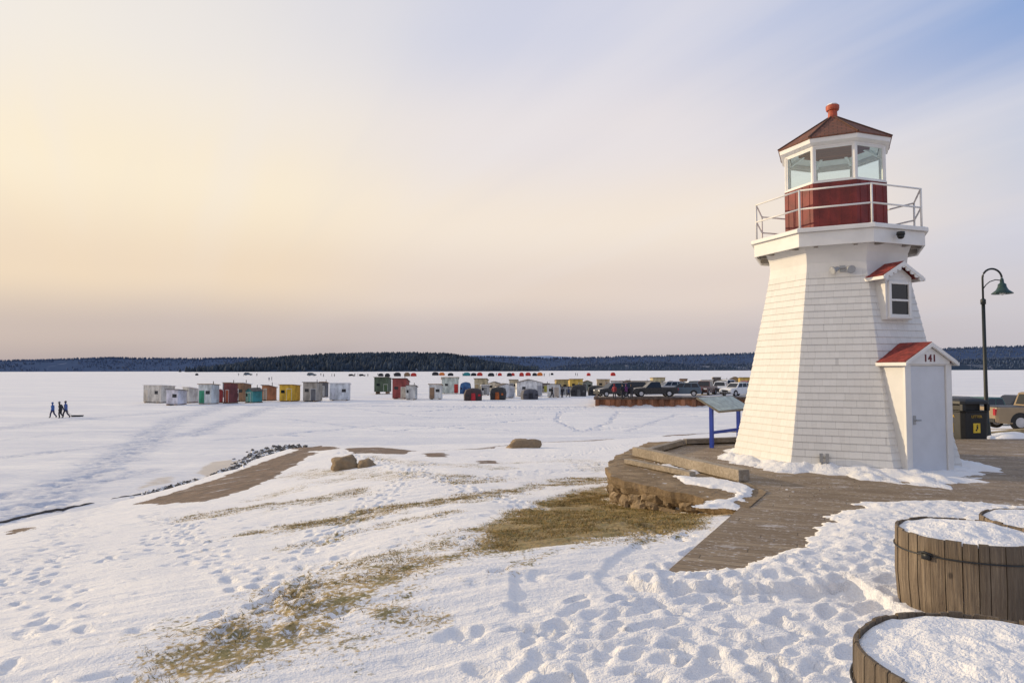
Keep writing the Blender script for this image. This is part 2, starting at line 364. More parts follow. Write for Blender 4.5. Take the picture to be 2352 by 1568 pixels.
# masks
G=np.zeros_like(X); D=np.zeros_like(X); T=np.zeros_like(X); I=sm((-dl+.2)/.6)
wob=fbm(X*.8,Y*.8,21,4); wob2=fbm(X*2.4,Y*2.4,22,4)
pA=gts([(1075,1220),(1180,1168),(1330,1124),(1405,1108),(1420,1150),(1560,1168),(1675,1178),(1610,1208),(1460,1235),(1300,1258),(1160,1275),(1110,1250)])
G=np.maximum(G,1.12*sm((sdp(X,Y,pA)+wob*.9+.6)/1.2))
for pl,w,s in [([(1200,1245),(1000,1290),(850,1330),(720,1378),(560,1445),(470,1500),(400,1545)],.75,.66),([(1500,1230),(1300,1265),(1150,1320)],.45,.52),
               ([(600,1216),(750,1192),(900,1165),(1050,1142),(1250,1115),(1390,1098)],1.4,.68),([(660,1392),(800,1385),(900,1405),(1010,1415)],.3,.58),
               ([(400,1540),(330,1568)],.3,.54),([(540,1490),(660,1500)],.25,.52),([(700,1085),(900,1090),(1100,1100)],1.6,.53),([(480,1180),(700,1150),(820,1130)],1.8,.52),
               ([(1150,1262),(950,1262),(780,1300)],.9,.55),([(860,1050),(1000,1065),(1150,1075)],1.2,.5),([(1120,1235),(900,1310),(700,1400)],1.6,.48),
               ([(1000,1180),(850,1215),(700,1245)],.8,.5),([(1180,1060),(1350,1055),(1380,1075)],1.2,.46),([(600,1140),(700,1110),(820,1095)],1.0,.5)]:
    G=np.maximum(G,s*sm((w-segd(X,Y,gts(pl))+wob*w*1.2+wob2*w*.5)/(w*1.1)+.2))
G*=np.where(snowable&(sds<.2),1,0)
for pg,s in [([(310,1157),(470,1154),(610,1108),(735,1037),(690,1030),(570,1072),(440,1118)],1),([(780,1029),(870,1026),(965,1033),(930,1044),(800,1043)],1),
             ([(960,1042),(1030,1040),(1038,1048),(975,1050)],.9),([(1085,1055),(1140,1053),(1150,1062),(1100,1064)],.9),([(0,1216),(90,1203),(110,1210),(0,1228)],1),([(640,1032),(740,1023),(790,1030),(700,1036)],1)]:
    D=np.maximum(D,s*sm((sdp(X,Y,gts(pg))+wob*.5+wob2*.5+.12)/.5))
D=np.maximum(D,.8*sm((.45-segd(X,Y,gts([(1230,1016),(1400,1008),(1540,999),(1700,991)]))+wob*.9)/.3))
D=np.maximum(D,.6*sm((.35-segd(X,Y,gts([(960,1035),(1100,1030),(1240,1018)]))+wob*.9)/.3))
D=np.maximum(D,.62*sm((.30-segd(X,Y,LAND[2:7]))/.2))
pS=gts([(420,1088),(470,1062),(560,1045),(580,1060),(500,1092)])
T=np.maximum(T,.8*sm((sdp(X,Y,pS)+wob)/.8)); T=np.maximum(T,.6*sm((sdp(X,Y,gts([(260,1130),(330,1095),(420,1085),(440,1105),(330,1132)]))+wob)/.8))
TK=np.zeros_like(X)
def wl(pxl): return [tuple(gp(a,b)[:2]) for a,b in pxl]
for pl,w,s in [([(30,1180),(180,1100),(330,1020),(370,985),(420,960),(540,925)],2.0,1),([(330,1000),(430,1000),(620,935),(900,925)],1.5,1),([(0,985),(150,965),(400,945)],1.8,.8),
               ([(1290,945),(1275,965),(1330,990),(1500,975)],.4,1),([(1420,945),(1400,970),(1340,992)],.4,1),([(1440,990),(1560,950),(1640,960)],.4,1),([(960,945),(1100,935),(1350,940)],.9,1),
               ([(0,1140),(150,1120),(350,1080)],1.0,.9),([(650,960),(900,990),(1250,960)],.4,.9),([(500,1010),(900,975),(1200,990)],.4,.9),([(0,1050),(300,1020),(330,1000)],.9,.9),([(750,930),(1000,960),(1300,945)],.4,.9),([(330,930),(860,932),(1380,935)],2.6,.9),([(0,1010),(200,990),(700,1000)],.4,.8)]:
    TK=np.maximum(TK,s*sm((w-segd(X,Y,wl(pl))+wob*w)/(w*.8)))
Z=Z-.02*sm(G)*near+np.where(I>.5,(fbm(X*.25,Y*.9,31,4)*.16+TK*np.minimum(0,fbm(X*2.5,Y*2.5,32,3))*.6)*sm((140-Y)/60),0)
ny,nx=X.shape
me=bpy.data.meshes.new("ground"); co=np.stack([X,Y,Z],-1).reshape(-1,3)
me.vertices.add(nx*ny); me.vertices.foreach_set("co",co.ravel())
jj,ii=np.meshgrid(np.arange(ny-1),np.arange(nx-1),indexing='ij'); a=(jj*nx+ii).ravel()
fc=np.stack([a,a+1,a+1+nx,a+nx],-1); nf=len(fc)
me.loops.add(nf*4); me.loops.foreach_set("vertex_index",fc.ravel()); me.polygons.add(nf); me.polygons.foreach_set("loop_start",np.arange(nf)*4)
me.polygons.foreach_set("use_smooth",np.ones(nf,bool)); me.update()
for nm,A in (("grass",G),("dirt",D),("sand",T),("ice",I),("track",TK)):
    at=me.attributes.new(nm,'FLOAT','POINT'); at.data.foreach_set("value",A.ravel().astype(np.float32))
m,t,b=nt("snowy_ground"); P=mapping(t)
def att(n): return N(t,'ShaderNodeAttribute',attribute_name=n).outputs['Fac']
nA=noise_(t,P,3.0,5,.65); nB=noise_(t,P,22,4,.65); nC=noise_(t,P,.35,4,.6); nS=noise_(t,mapping(t,(.05,.35,1)),1,5,.65); nT=noise_(t,mapping(t,(.5,2.4,1),(0,0,rad(-20))),1.1,6,.7); nU=noise_(t,mapping(t,(.10,.5,1),(0,0,rad(12))),1.0,6,.7)
snowc=mixc(t,nC,(.80,.785,.79),(.875,.855,.83))
snowc=mixc(t,math_(t,'MULTIPLY',mrange(t,nT,.5,.7),.18),snowc,(.66,.67,.72))
icec=mixc(t,mrange(t,nS,.35,.7),(.73,.73,.755),(.87,.85,.83))
icec=mixc(t,math_(t,'MULTIPLY',mrange(t,nT,.46,.62),.30),icec,(.58,.60,.68))
icec=mixc(t,math_(t,'MULTIPLY',mrange(t,nU,.50,.64),.38),icec,(.62,.64,.70))
icec=mixc(t,math_(t,'MULTIPLY',att("track"),math_(t,'MULTIPLY',mrange(t,nA,.36,.56),.75)),icec,(.48,.51,.60))
c=mixc(t,att("ice"),snowc,icec)
sf=mrange(t,math_(t,'ADD',att("sand"),math_(t,'MULTIPLY',math_(t,'SUBTRACT',nA,.5),.6)),.3,.7)
c=mixc(t,math_(t,'MULTIPLY',sf,.7),c,(.56,.47,.36))
gn=math_(t,'ADD',math_(t,'MULTIPLY',math_(t,'SUBTRACT',nA,.5),1.1),math_(t,'MULTIPLY',math_(t,'SUBTRACT',nB,.5),1.7))
gf=mrange(t,math_(t,'ADD',att("grass"),gn),.43,.76)
gm=math_(t,'GREATER_THAN',att("grass"),.03); gf=math_(t,'MULTIPLY',gf,gm)
gcol=mixc(t,mrange(t,nB,.35,.65),(.22,.14,.035),(.42,.29,.10)); gcol=mixc(t,mrange(t,nA,.48,.66),gcol,(.155,.13,.03))
c=mixc(t,math_(t,'MULTIPLY',gf,.95),c,gcol)
df=mrange(t,math_(t,'ADD',att("dirt"),math_(t,'MULTIPLY',gn,.45)),.45,.6)
dcol=mixc(t,nB,(.13,.085,.055),(.30,.205,.14)); dcol=mixc(t,mrange(t,nA,.4,.65),dcol,(.13,.095,.07)); dcol=mixc(t,mrange(t,nT,.60,.68),dcol,(.7,.7,.73))
c=mixc(t,df,c,dcol)
t.links.new(c,b.inputs['Base Color']); b.inputs['Roughness'].default_value=.65; b.inputs['Specular IOR Level'].default_value=.25
bh=math_(t,'ADD',math_(t,'MULTIPLY',nA,.6),math_(t,'ADD',math_(t,'MULTIPLY',nB,.28),math_(t,'MULTIPLY',noise_(t,P,70,3,.6),.14)))
bh=math_(t,'ADD',bh,math_(t,'ADD',math_(t,'MULTIPLY',nT,1.2),math_(t,'MULTIPLY',nU,math_(t,'MULTIPLY',att("ice"),2.5))))
bump(t,b,bh,.75,.075); me.materials.append(m)
ground=bpy.data.objects.new("ground",me); coll.objects.link(ground); top(ground,"snow covered park lawn running down to the frozen lake",kind="structure")
# grass blades
bl=MB()
gi=np.argwhere((G>.36)&(Y<18)&(Y>3.4)); wts=(G[gi[:,0],gi[:,1]]-.35)**1.2*np.clip(.5+fbm(X[gi[:,0],gi[:,1]]*3,Y[gi[:,0],gi[:,1]]*3,71)*4,0.02,2)
area=np.gradient(xs)[gi[:,1]]*np.gradient(ys)[gi[:,0]]; wts=wts*area; wts/=wts.sum()
for k in rng.choice(len(gi),19000,p=wts):
    j,i=gi[k]; x=X[j,i]+random.uniform(-.04,.04); y=Y[j,i]+random.uniform(-.04,.04); z=Z[j,i]-.01
    for q in range(3):
        a=random.uniform(0,6.28); l=random.uniform(.015,.045); w=.002+.0004*y; lx=random.uniform(-.06,.06); ly=random.uniform(-.06,.06); ox=random.uniform(-.03,.03)
        bl.add([(x+ox-w*math.cos(a),y-w*math.sin(a),z),(x+ox+w*math.cos(a),y+w*math.sin(a),z),(x+ox+lx,y+ly,z+l)],[(0,1,2)],random.choice((0,0,1)))
def fastobj(mb,name,mats):
    me=bpy.data.meshes.new(name); me.from_pydata(mb.v,[],mb.f)
    for m_ in mats: me.materials.append(m_)
    me.polygons.foreach_set("material_index",mb.m); me.update()
    o=bpy.data.objects.new(name,me); coll.objects.link(o); return o
top(fastobj(bl,"dry_grass",[mat("dry_grass_blade",(.36,.24,.085),.8,.35,6),mat("olive_grass_blade",(.16,.14,.04),.8,.35,6)]),"dry brown grass blades poking through the thin snow","grass",kind="stuff")
# ------------------------------------------------------------------ deck, seawall
d=MB(); d.prism(DECK,-.12,0.0); top(d.obj("boardwalk",deckm),"weathered plank boardwalk around the lighthouse",kind="structure")
sw=empty("seawall",(1.83,12.0,-.6)); top(sw,"brown stone retaining wall with sandstone cap around boardwalk","stone wall")
off=Vector(sw.location)
inner=[(3.95,10.8),(3.9,11.8),(2.85,15),(4.3,17.3),(8,18.4),(12,18.62)]
outer=[(3.2,9.6),(1.97,11.8),(1.84,12.4),(1.86,13.3),(2.4,15.2),(3.6,17.9),(8,19.2),(12,19.35)]
TL=Matrix.Translation(-off)
def resamp(p,n):
    L=[0]
    for a_,b_ in zip(p[:-1],p[1:]): L.append(L[-1]+math.dist(a_,b_))
    o=[]
    for i in range(n):
        s=L[-1]*i/(n-1); o.append((float(np.interp(s,L,[q[0] for q in p])),float(np.interp(s,L,[q[1] for q in p]))))
    return o
cap=MB()
oo=resamp([(3.28,9.5)]+outer[1:],150)
oo=[(x+float(fbm(np.array(x*4),np.array(y*4),81))*.2,y+float(fbm(np.array(x*4+9),np.array(y*4),82))*.2) for x,y in oo]
ccx,ccy=6.5,14.5
def outw(p,dd):
    v=Vector((p[0]-ccx,p[1]-ccy)).normalized(); return (p[0]+v.x*dd,p[1]+v.y*dd)
ii_=resamp([(3.92,10.6)]+inner[1:],150)
def lp2(a,b_,f): return (a[0]+(b_[0]-a[0])*f,a[1]+(b_[1]-a[1])*f)
R0=[(x,y,-.2) for x,y in oo]; R1=[(*outw(p,.06),-.11+random.uniform(-.015,.015)) for p in oo]; R2=[(*outw(p,.07),.005+random.uniform(-.012,.006)) for p in oo]
mid=[[(*lp2(p,q_,f),.012+float(fbm(np.array(p[0]*6+f*9),np.array(p[1]*6),84))*.035) for p,q_ in zip(oo,ii_)] for f in (.1,.3,.5,.7,.88)]
cap.rings([R0,R1,R2]+mid+[[(x,y,.02) for x,y in ii_]],0,TL,cap=False,closed=False); cap.obj("capstone",capm,sw,smooth=False)
wl_=MB()
pts=[(3.35,9.42)]+outer[1:]
for (ax,ay),(bx,by) in zip(pts[:-1],pts[1:]):
    L=math.dist((ax,ay),(bx,by)); s_ang=math.atan2(by-ay,bx-ax)
    for r in range(3):
        z1=-.10-r*.20; s=-random.uniform(0,.2)
        while s<L:
            w=random.uniform(.16,.55); e=min(s+w,L)
            if e-max(s,0)>.05:
                M_=TL@Matrix.Translation((ax,ay,z1+random.uniform(-.02,.02)))@Matrix.Rotation(s_ang,4,'Z')@Matrix.Rotation(random.uniform(-.06,.06),4,'Y')
                s0=max(s,0)+.004; e0=e-.004; h=.2; nu,nv=5,4; v=[]
                sd_=random.random()*50
                for jv in range(nv+1):
                    for iu in range(nu+1):
                        fu,fv=iu/nu,jv/nv; ed=min(fu,1-fu,fv,1-fv)*3; yy=-.04+.07*min(1,ed)**.5+.16*float(fbm(np.array(fu*2+sd_),np.array(fv*2+sd_),83,3))
                        v.append((s0+(e0-s0)*fu,yy,-h*fv))
                f=[(a_*(nu+1)+b_,a_*(nu+1)+b_+1,(a_+1)*(nu+1)+b_+1,(a_+1)*(nu+1)+b_) for a_ in range(nv) for b_ in range(nu)]
                nb=len(v); v+=[(s0,-.3,0),(e0,-.3,0),(e0,-.3,-h),(s0,-.3,-h)]
                f+=[(nb,nb+1,nu,0),(nb+2,nb+3,nv*(nu+1),nv*(nu+1)+nu),(nb+1,nb+2,nv*(nu+1)+nu,nu),(nb+3,nb,0,nv*(nu+1))]
                wl_.add(v,f,0,M_)
            s=e
wl_.obj("stone_course",stonem,sw)
def beam(name,a,b_,w,h,z0,mt,label,cat):
    L=math.dist(a,b_); an=math.atan2(b_[1]-a[1],b_[0]-a[0])
    q=MB(); n=8
    q.rings([[(L*i/n,-w/2+random.uniform(-.006,.006),0),(L*i/n,w/2+random.uniform(-.006,.006),0),(L*i/n,w/2,h+random.uniform(-.006,.006)),(L*i/n,-w/2,h+random.uniform(-.006,.006))] for i in range(n+1)])
    o=q.obj(name,mt,None,(a[0],a[1],z0),an,bevel=.01); top(o,label,cat); return o
beam("timber_beam",(2.72,15.0),(3.88,11.5),.22,.19,.03,timber,"long weathered square timber lying along boardwalk edge","timber beam")
beam("timber_plank",(2.30,13.75),(3.15,12.0),.14,.09,.03,timber,"lower worn wooden plank lying on the wall cap","wooden plank")
beam("timber_curb",(2.95,15.15),(4.28,17.22),.16,.12,.03,curbm,"grey timber kerb edging the boardwalk","timber kerb")
beam("timber_curb",(4.35,17.3),(8.0,18.42),.16,.12,.03,curbm,"grey timber kerb edging the boardwalk","timber kerb")
def patch(name,poly_px,z,h,label,plane=.02,n=46):
    w=[tuple(gp(a_,b_,plane)[:2]) for a_,b_ in poly_px]
    x0=min(p[0] for p in w)-.1;x1=max(p[0] for p in w)+.1;y0=min(p[1] for p in w)-.1;y1=max(p[1] for p in w)+.1
    gx,gy=np.meshgrid(np.linspace(x0,x1,n),np.linspace(y0,y1,n)); s=sdp(gx,gy,w)+fbm(gx*4,gy*4,41,5)*.4
    zz=plane-.03+(h+.03)*sm((s+.04)/.2)+fbm(gx*7,gy*7,44)*.03*sm(s/.1)
    q=MB(); v=[(float(gx.flat[i]),float(gy.flat[i]),float(zz.flat[i])) for i in range(n*n)]; f=[]
    for j in range(n-1):
        for i in range(n-1):
            if max(s[j,i],s[j+1,i],s[j,i+1],s[j+1,i+1])>-.08: f.append((j*n+i,j*n+i+1,(j+1)*n+i+1,(j+1)*n+i))
    q.add(v,f); o=q.obj(name,snowm,smooth=True); top(o,label,kind="structure"); return o
patch("snow_patch",[(1545,1093),(1610,1094),(1690,1104),(1738,1122),(1712,1142),(1650,1124),(1570,1108)],0,.028,"windblown snow on the wall cap beside timber",.025,60)
patch("snow_patch",[(1600,1158),(1700,1130),(1738,1128),(1690,1163)],0,.015,"thin snow at the end of the wall cap",.02,40)
patch("snow_patch",[(1800,1120),(1855,1128),(1862,1134),(1800,1130)],0,.02,"small scrap of snow on boardwalk",.001,20)
patch("snow_patch",[(1500,1058),(1545,1068),(1600,1082),(1590,1090),(1520,1075)],0,.035,"thin snow lying against the timber",.03,24)
# ------------------------------------------------------------------ lighthouse
LC=(6.92,14.5,0); LRZ=rad(-25.3)
LH=empty("lighthouse",LC,LRZ); top(LH,"white shingled octagonal lighthouse with red lantern room and roof","lighthouse")
def octr(R,z,a0=0): return [(R*math.cos(rad(-112.5+45*k)),R*math.sin(rad(-112.5+45*k)),z) for k in range(8)]
def rz_(z): return float(np.interp(z,[0,.3,1.2,2.5,3.3,3.8],[2.25,2.17,1.95,1.67,1.5,1.40]))
tw=MB(); rg=[]
r=.132
rows=int(3.76/r); rg.append(octr(rz_(0)+.014,-.05))
for k in range(rows+1):
    z0=k*r; z1=(k+1)*r
    if k>0: rg.append(octr(rz_(z0)+.014,z0))
    rg.append(octr(rz_(z1)+.002,z1))
tw.rings(rg,0,cap=False)
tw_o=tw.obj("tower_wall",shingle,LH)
def octuv(o,mode=0):
    me=o.data; uvl=me.uv_layers.new(name="UVMap")
    for p in me.polygons:
        c=p.center; k=round((math.degrees(math.atan2(c.y,c.x))+90)/45)%8; a=rad(-90+45*k); tx,ty=-math.sin(a),math.cos(a)
        for li in p.loop_indices:
            v=me.vertices[me.loops[li].vertex_index].co
            zc=min(max(v.z,c.z-.0655),c.z+.0655) if mode==0 else v.z*1.9
            uvl.data[li].uv=(v.x*tx+v.y*ty+k*7.31+20, zc)
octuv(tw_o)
nk=MB(); zt=(rows+1)*r
nk.rings([octr(rz_(zt)+.0,zt-.02),octr(1.405,3.82),octr(1.38,4.0),octr(1.40,4.18),octr(1.47,4.36),octr(1.52,4.47)],cap=False)
nk.obj("upper_wall",whitew,LH)
gl_=MB()
gl_.rings([octr(1.775,4.575),octr(1.775,4.645),octr(1.755,4.662)],0)
gl_.rings([octr(1.42,4.572),octr(1.71,4.572),octr(1.71,4.30),octr(1.665,4.30),octr(1.665,4.50),octr(1.42,4.50)],0,cap=False)
gl_.obj("gallery",white,LH,bevel=.006)
bw=mat("bracket_wood",(.30,.27,.24),.8,.3)
for k in range(8):
    for dx in (-.35,.35):
        q=MB(); M_=Matrix.Rotation(rad(45*k),4,'Z'); q.box(dx-.035,-1.53,4.30,dx+.035,-1.3,4.499,0,M_); q.obj("gallery_bracket",bw,LH)
rl=MB()
for z in (5.43,5.06):
    c=octr(1.655,z)
    for k in range(8): rl.tube([c[k],c[(k+1)%8]],.018,8)
for p in octr(1.655,0): rl.tube([(p[0],p[1],4.655),(p[0],p[1],5.44)],.020,8); rl.lathe([(.06,4.66),(.06,4.675)],12,c=(p[0],p[1]))
rl.obj("railing",white,LH,smooth=True)
lw=MB(); lw.rings([octr(1.045,4.66),octr(1.045,5.68)],cap=False)
for k in range(8):
    M_=Matrix.Rotation(rad(45*k),4,'Z'); y=1.045*math.cos(rad(22.5))
    for dx in (-.3,-.1,.1,.3): lw.box(dx-.010,-y-.008,4.68,dx+.010,-y+.01,5.67,0,M_)
lw.obj("lantern_wall",redp,LH)
wf=empty("lantern_window",(0,0,0),0,LH)
fr=MB(); pn=MB()
fr.rings([octr(1.05,5.682),octr(1.05,5.712),octr(.93,5.712),octr(.93,5.682)],cap=False)
fr.rings([octr(1.02,6.42),octr(1.02,6.50),octr(.93,6.50),octr(.93,6.42)],cap=False)
fr.add([v for R,z in ((1.02,6.42),(.93,6.42)) for v in octr(R,z)],[(i,(i+1)%8,(i+1)%8+8,i+8) for i in range(8)])
for p in octr(.995,0): fr.lathe([(.038,5.71),(.038,6.43)],8,c=(p[0],p[1]))
for k in range(8):
    M_=Matrix.Rotation(rad(45*k),4,'Z'); y=1.0*math.cos(rad(22.5))
    w=.352
    for x0,x1 in ((-w,-w+.022),(w-.022,w)): fr.box(x0,-y-.015,5.713,x1,-y+.02,6.419,0,M_)
    fr.box(-w+.023,-y-.013,5.713,w-.023,-y+.018,5.74,0,M_); fr.box(-w+.023,-y-.013,6.39,w-.023,-y+.018,6.419,0,M_)
    pn.add([(-w+.02,-y,5.73),(w-.02,-y,5.73),(w-.02,-y,6.41),(-w+.02,-y,6.41)],[(0,1,2,3)],0,M_)
fr.obj("frame",white,wf); pn.obj("pane",glassm,wf)
it=MB(); it.rings([octr(.95,5.60),octr(.95,5.62)]); it.rings([octr(.92,6.50),octr(.05,6.95)],cap=False)
for k in range(8):
    M_=Matrix.Rotation(rad(45*k+22.5),4,'Z'); it.add([(-.03,-.92,6.44),(.03,-.92,6.44),(.03,-.05,6.88),(-.03,-.05,6.88),(-.03,-.92,6.51),(.03,-.92,6.51),(.03,-.05,6.95),(-.03,-.05,6.95)],[(0,1,2,3),(0,3,7,4),(1,2,6,5)],0,M_)
it.obj("lantern_ceiling",mat("interior_paint",(.78,.82,.82),.6,.05),LH)
rf=empty("roof",(0,0,0),0,LH)
ro=MB(); ro.rings([octr(1.165,6.585),octr(1.165,6.61),octr(.08,7.30)],0); o=ro.obj("roof_shingles",lroof,rf); octuv(o,1)
hp=MB()
for k in range(8):
    a=octr(1.17,6.615)[k]; e=octr(.06,7.32)[k]; hp.tube([a,e],.022,6)
hp.obj("ridge_cap",lroof,rf)
fa=MB(); fa.rings([octr(1.0,6.46),octr(1.04,6.46),octr(1.13,6.50),octr(1.145,6.583),octr(1.0,6.583)],cap=False); fa.obj("fascia",white,rf)
vt=MB(); vt.lathe([(.13,7.24),(.115,7.30),(.095,7.31),(.09,7.45),(.125,7.46),(.135,7.50),(.135,7.56),(.10,7.575)],20); vt.obj("ventilator",ventred,rf,smooth=False)
vs=MB(); vs.lathe([(.115,7.574),(.10,7.60),(.05,7.615)],12); vs.obj("snow_cap",snowm,rf,smooth=True)
Mp=Matrix.Rotation(rad(45),4,'Z')@Matrix.Translation((-.07,0,0))
pc=empty("entrance_porch",(0,0,0),0,LH)
q=MB(); q.box(-.56,-2.12,-.02,.56,-1.2,2.0,0,Mp)
q.add([(-.56,-2.12,2.001),(.56,-2.12,2.001),(0,-2.12,2.35),(-.56,-1.3,2.001),(.56,-1.3,2.001),(0,-1.3,2.35)],[(0,1,2),(3,5,4),(0,2,5,3),(1,4,5,2)],0,Mp)
q.obj("porch_wall",whitew,pc)
q=MB()
for x0,x1 in ((-.575,-.435),(.435,.575)): q.box(x0,-2.165,-.01,x1,-2.119,1.99,0,Mp)
q.box(-.434,-2.163,1.965,.434,-2.119,1.99,0,Mp); q.box(-.434,-2.17,-.01,.434,-2.119,.03,0,Mp)
q.obj("door_frame",white,pc,bevel=.005)
q=MB(); q.box(-.425,-2.135,.035,.425,-2.121,1.955,0,Mp)
dr=q.obj("door",doorgrey,pc)
q=MB(); q.tube([tuple(Mp@Vector((-.35,-2.14,.98))),tuple(Mp@Vector((-.35,-2.19,.98))),tuple(Mp@Vector((-.25,-2.19,.98)))],.014,8); q.box(-.38,-2.146,.9,-.32,-2.1351,1.06,0,Mp); q.obj("handle",grey,dr)
def gable(mb,fas,w,zr,ze,y0,y1,th,M):
    s=(zr-ze)/w
    for sg in (-1,1):
        mb.add([(0,y0,zr),(sg*w,y0,ze),(sg*w,y1,ze),(0,y1,zr),(0,y0,zr+th),(sg*w*1.03,y0,ze+th-.03*s*w),(sg*w*1.03,y1,ze+th-.03*s*w),(0,y1,zr+th)],[(0,1,2,3),(4,5,6,7),(0,1,5,4),(3,2,6,7),(1,2,6,5)],0,M)
        fas.add([(0,y0-.018,zr+th-.012),(sg*w*1.0,y0-.018,ze+th-.012),(sg*w*1.0,y0-.018,ze-.05),(0,y0-.018,zr-.055),(0,y0+.03,zr+th-.012),(sg*w,y0+.03,ze+th-.012),(sg*w,y0+.03,ze-.05),(0,y0+.03,zr-.055)],[(0,1,2,3),(4,5,6,7),(0,1,5,4),(3,2,6,7),(1,2,6,5)],0,M)
        x0,x1=(sg*(w-.001),sg*(w+.03)); fas.box(min(x0,x1),y0-.02,ze-.06,max(x0,x1),y1,ze+.0,0,M)
q=MB();f_=MB(); gable(q,f_,.63,2.365,2.02,-2.24,-1.5,.03,Mp); q.obj("porch_roof",redroof,pc); f_.obj("porch_fascia",white,pc)
numred=mat("number_red",(.11,.006,.012),.5)
text("141","house_number",.19,Mp@Matrix.Translation((0.0,-2.20,2.09))@Matrix.Rotation(rad(90),4,'X'),numred,pc,.006,.004)
q=MB(); q.add([(-.50,-2.192,1.99),(.50,-2.192,1.99),(.50,-2.192,2.05),(0,-2.192,2.31),(-.50,-2.192,2.05),(-.50,-2.121,1.99),(.50,-2.121,1.99),(.50,-2.121,2.05),(0,-2.121,2.31),(-.50,-2.121,2.05)],[(0,1,2,3,4),(0,1,6,5),(1,2,7,6),(4,0,5,9)],0,Mp); q.obj("gable_board",white,pc)
dm=empty("dormer",(0,0,0),0,LH)
q=MB(); q.box(-.335,-1.58,2.84,.335,-1.0,3.66,0,Mp); q.add([(-.335,-1.58,3.661),(.335,-1.58,3.661),(0,-1.58,3.88)],[(0,1,2)],0,Mp); q.obj("dormer_wall",whitew,dm)
q=MB();f_=MB(); gable(q,f_,.50,3.92,3.645,-1.70,-1.0,.03,Mp); q.obj("dormer_roof",redroof,dm)
for i in range(9):
    x=-.44+i*.11; z=3.92-.06-(3.92-3.645)*abs(x)/.50; f_.lathe([(.05,-.0),(.05,.025)],12,0,Mp@Matrix.Translation((x,-1.685,z+.01))@Matrix.Rotation(rad(90),4,'X'))
f_.obj("dormer_fascia",white,dm)
wn_=empty("window",(0,0,0),0,dm)
q=MB()
for x0,x1 in ((-.28,-.22),(.22,.28)): q.box(x0,-1.62,2.90,x1,-1.579,3.57,0,Mp)
q.box(-.219,-1.618,3.515,.219,-1.579,3.57,0,Mp); q.box(-.30,-1.64,2.86,.30,-1.579,2.899,0,Mp); q.box(-.219,-1.612,3.19,.219,-1.579,3.23,0,Mp); q.box(-.219,-1.612,2.90,.219,-1.579,2.94,0,Mp)
q.obj("frame",white,wn_,bevel=.004)
q=MB(); q.box(-.218,-1.590,2.941,.218,-1.578,3.514,0,Mp); q.obj("pane",darkglass,wn_)
flm=empty("floodlight",(0,0,0),0,LH); flm["label"]="twin grey floodlights on a small bracket"
q=MB(); q.box(.06,-1.335,3.80,.16,-1.30,3.92); q.tube([(.02,-1.36,3.87),(.20,-1.36,3.87)],.015,8); q.obj("bracket",grey,flm)
for a,x in ((-55,.02),(25,.22)):
    M_=Matrix.Translation((x,-1.39,3.855))@Matrix.Rotation(rad(a),4,'Z')@Matrix.Rotation(rad(112),4,'X'); q=MB(); q.lathe([(.03,-.03),(.045,.0),(.05,.05),(.08,.10),(.08,.115)],18,0,M_); q.obj("lamp_head",grey,flm)
    q=MB(); q.lathe([(.065,.1151),(.065,.119)],18,0,M_); q.obj("lens",mat("lamp_lens",(.35,.36,.37),.15,.1),flm)
q=MB(); q.lathe([(.07,4.50),(.075,4.44)],16,0,Mp@Matrix.Translation((-.05,-1.70,0)));q.lathe([(.0,4.36),(.04,4.37),(.06,4.40),(.065,4.439)],16,0,Mp@Matrix.Translation((-.05,-1.70,0))); q.obj("security_camera",blackm,LH,smooth=True)
q=MB()
for x in (-.32,-.22):
    yb=-2.05; q.box(x-.03,yb-.07,.18,x+.03,yb+.0,.34); q.tube([(x,yb-.035,-.02),(x,yb-.035,.2)],.018,8)
q.obj("conduit_box",grey,LH,label="grey outlet boxes on conduits at wall foot")
q=MB(); R_=[]
na=300; nr=26
for j in range(nr):
    ring=[]
    for i in range(na):
        a=2*math.pi*i/na-math.pi; deg=math.degrees(a)
        ka=((deg+90+22.5)%45)-22.5; ro_=2.25*math.cos(rad(22.5))/math.cos(rad(ka))
        ca,sa=math.cos(a),math.sin(a)
        w=.40+1.05*math.exp(-((deg+62)/24)**2)+.3*math.exp(-((deg+10)/22)**2)+.15*math.exp(-((deg+140)/20)**2); w*=1+1.1*float(fbm(np.array(ca*3.3),np.array(sa*3.3),51,5))+.5*float(fbm(np.array(ca*14),np.array(sa*14),57,3))
        hgt=.14+.06*math.exp(-((deg+100)/20)**2)+.16*float(fbm(np.array(ca*6),np.array(sa*6),52))
        s=j/(nr-1); rr=ro_-.12+(w+.12)*s; x,y=rr*ca,rr*sa
        zz_=-.02+(hgt+.02)*(1-s)**1.3+ (float(fbm(np.array(x*2.3),np.array(y*2.3),53,5))*.24+float(fbm(np.array(x*9),np.array(y*9),54,3))*.08)*math.sin(math.pi*min(1,s*1.05))**.8 
        u_=x*math.cos(rad(45))+y*math.sin(rad(45)); v_=-(-x*math.sin(rad(45))+y*math.cos(rad(45)))
        if abs(u_)<.5 and v_>1.8: zz_*=.5
        ring.append((x,y,max(zz_,-.03)))
    R_.append(ring)
q.rings(R_,cap=False); o=q.obj("snow_drift",snowm,None,LC,LRZ,smooth=True); top(o,"snow drifted around the foot of the lighthouse",kind="structure")
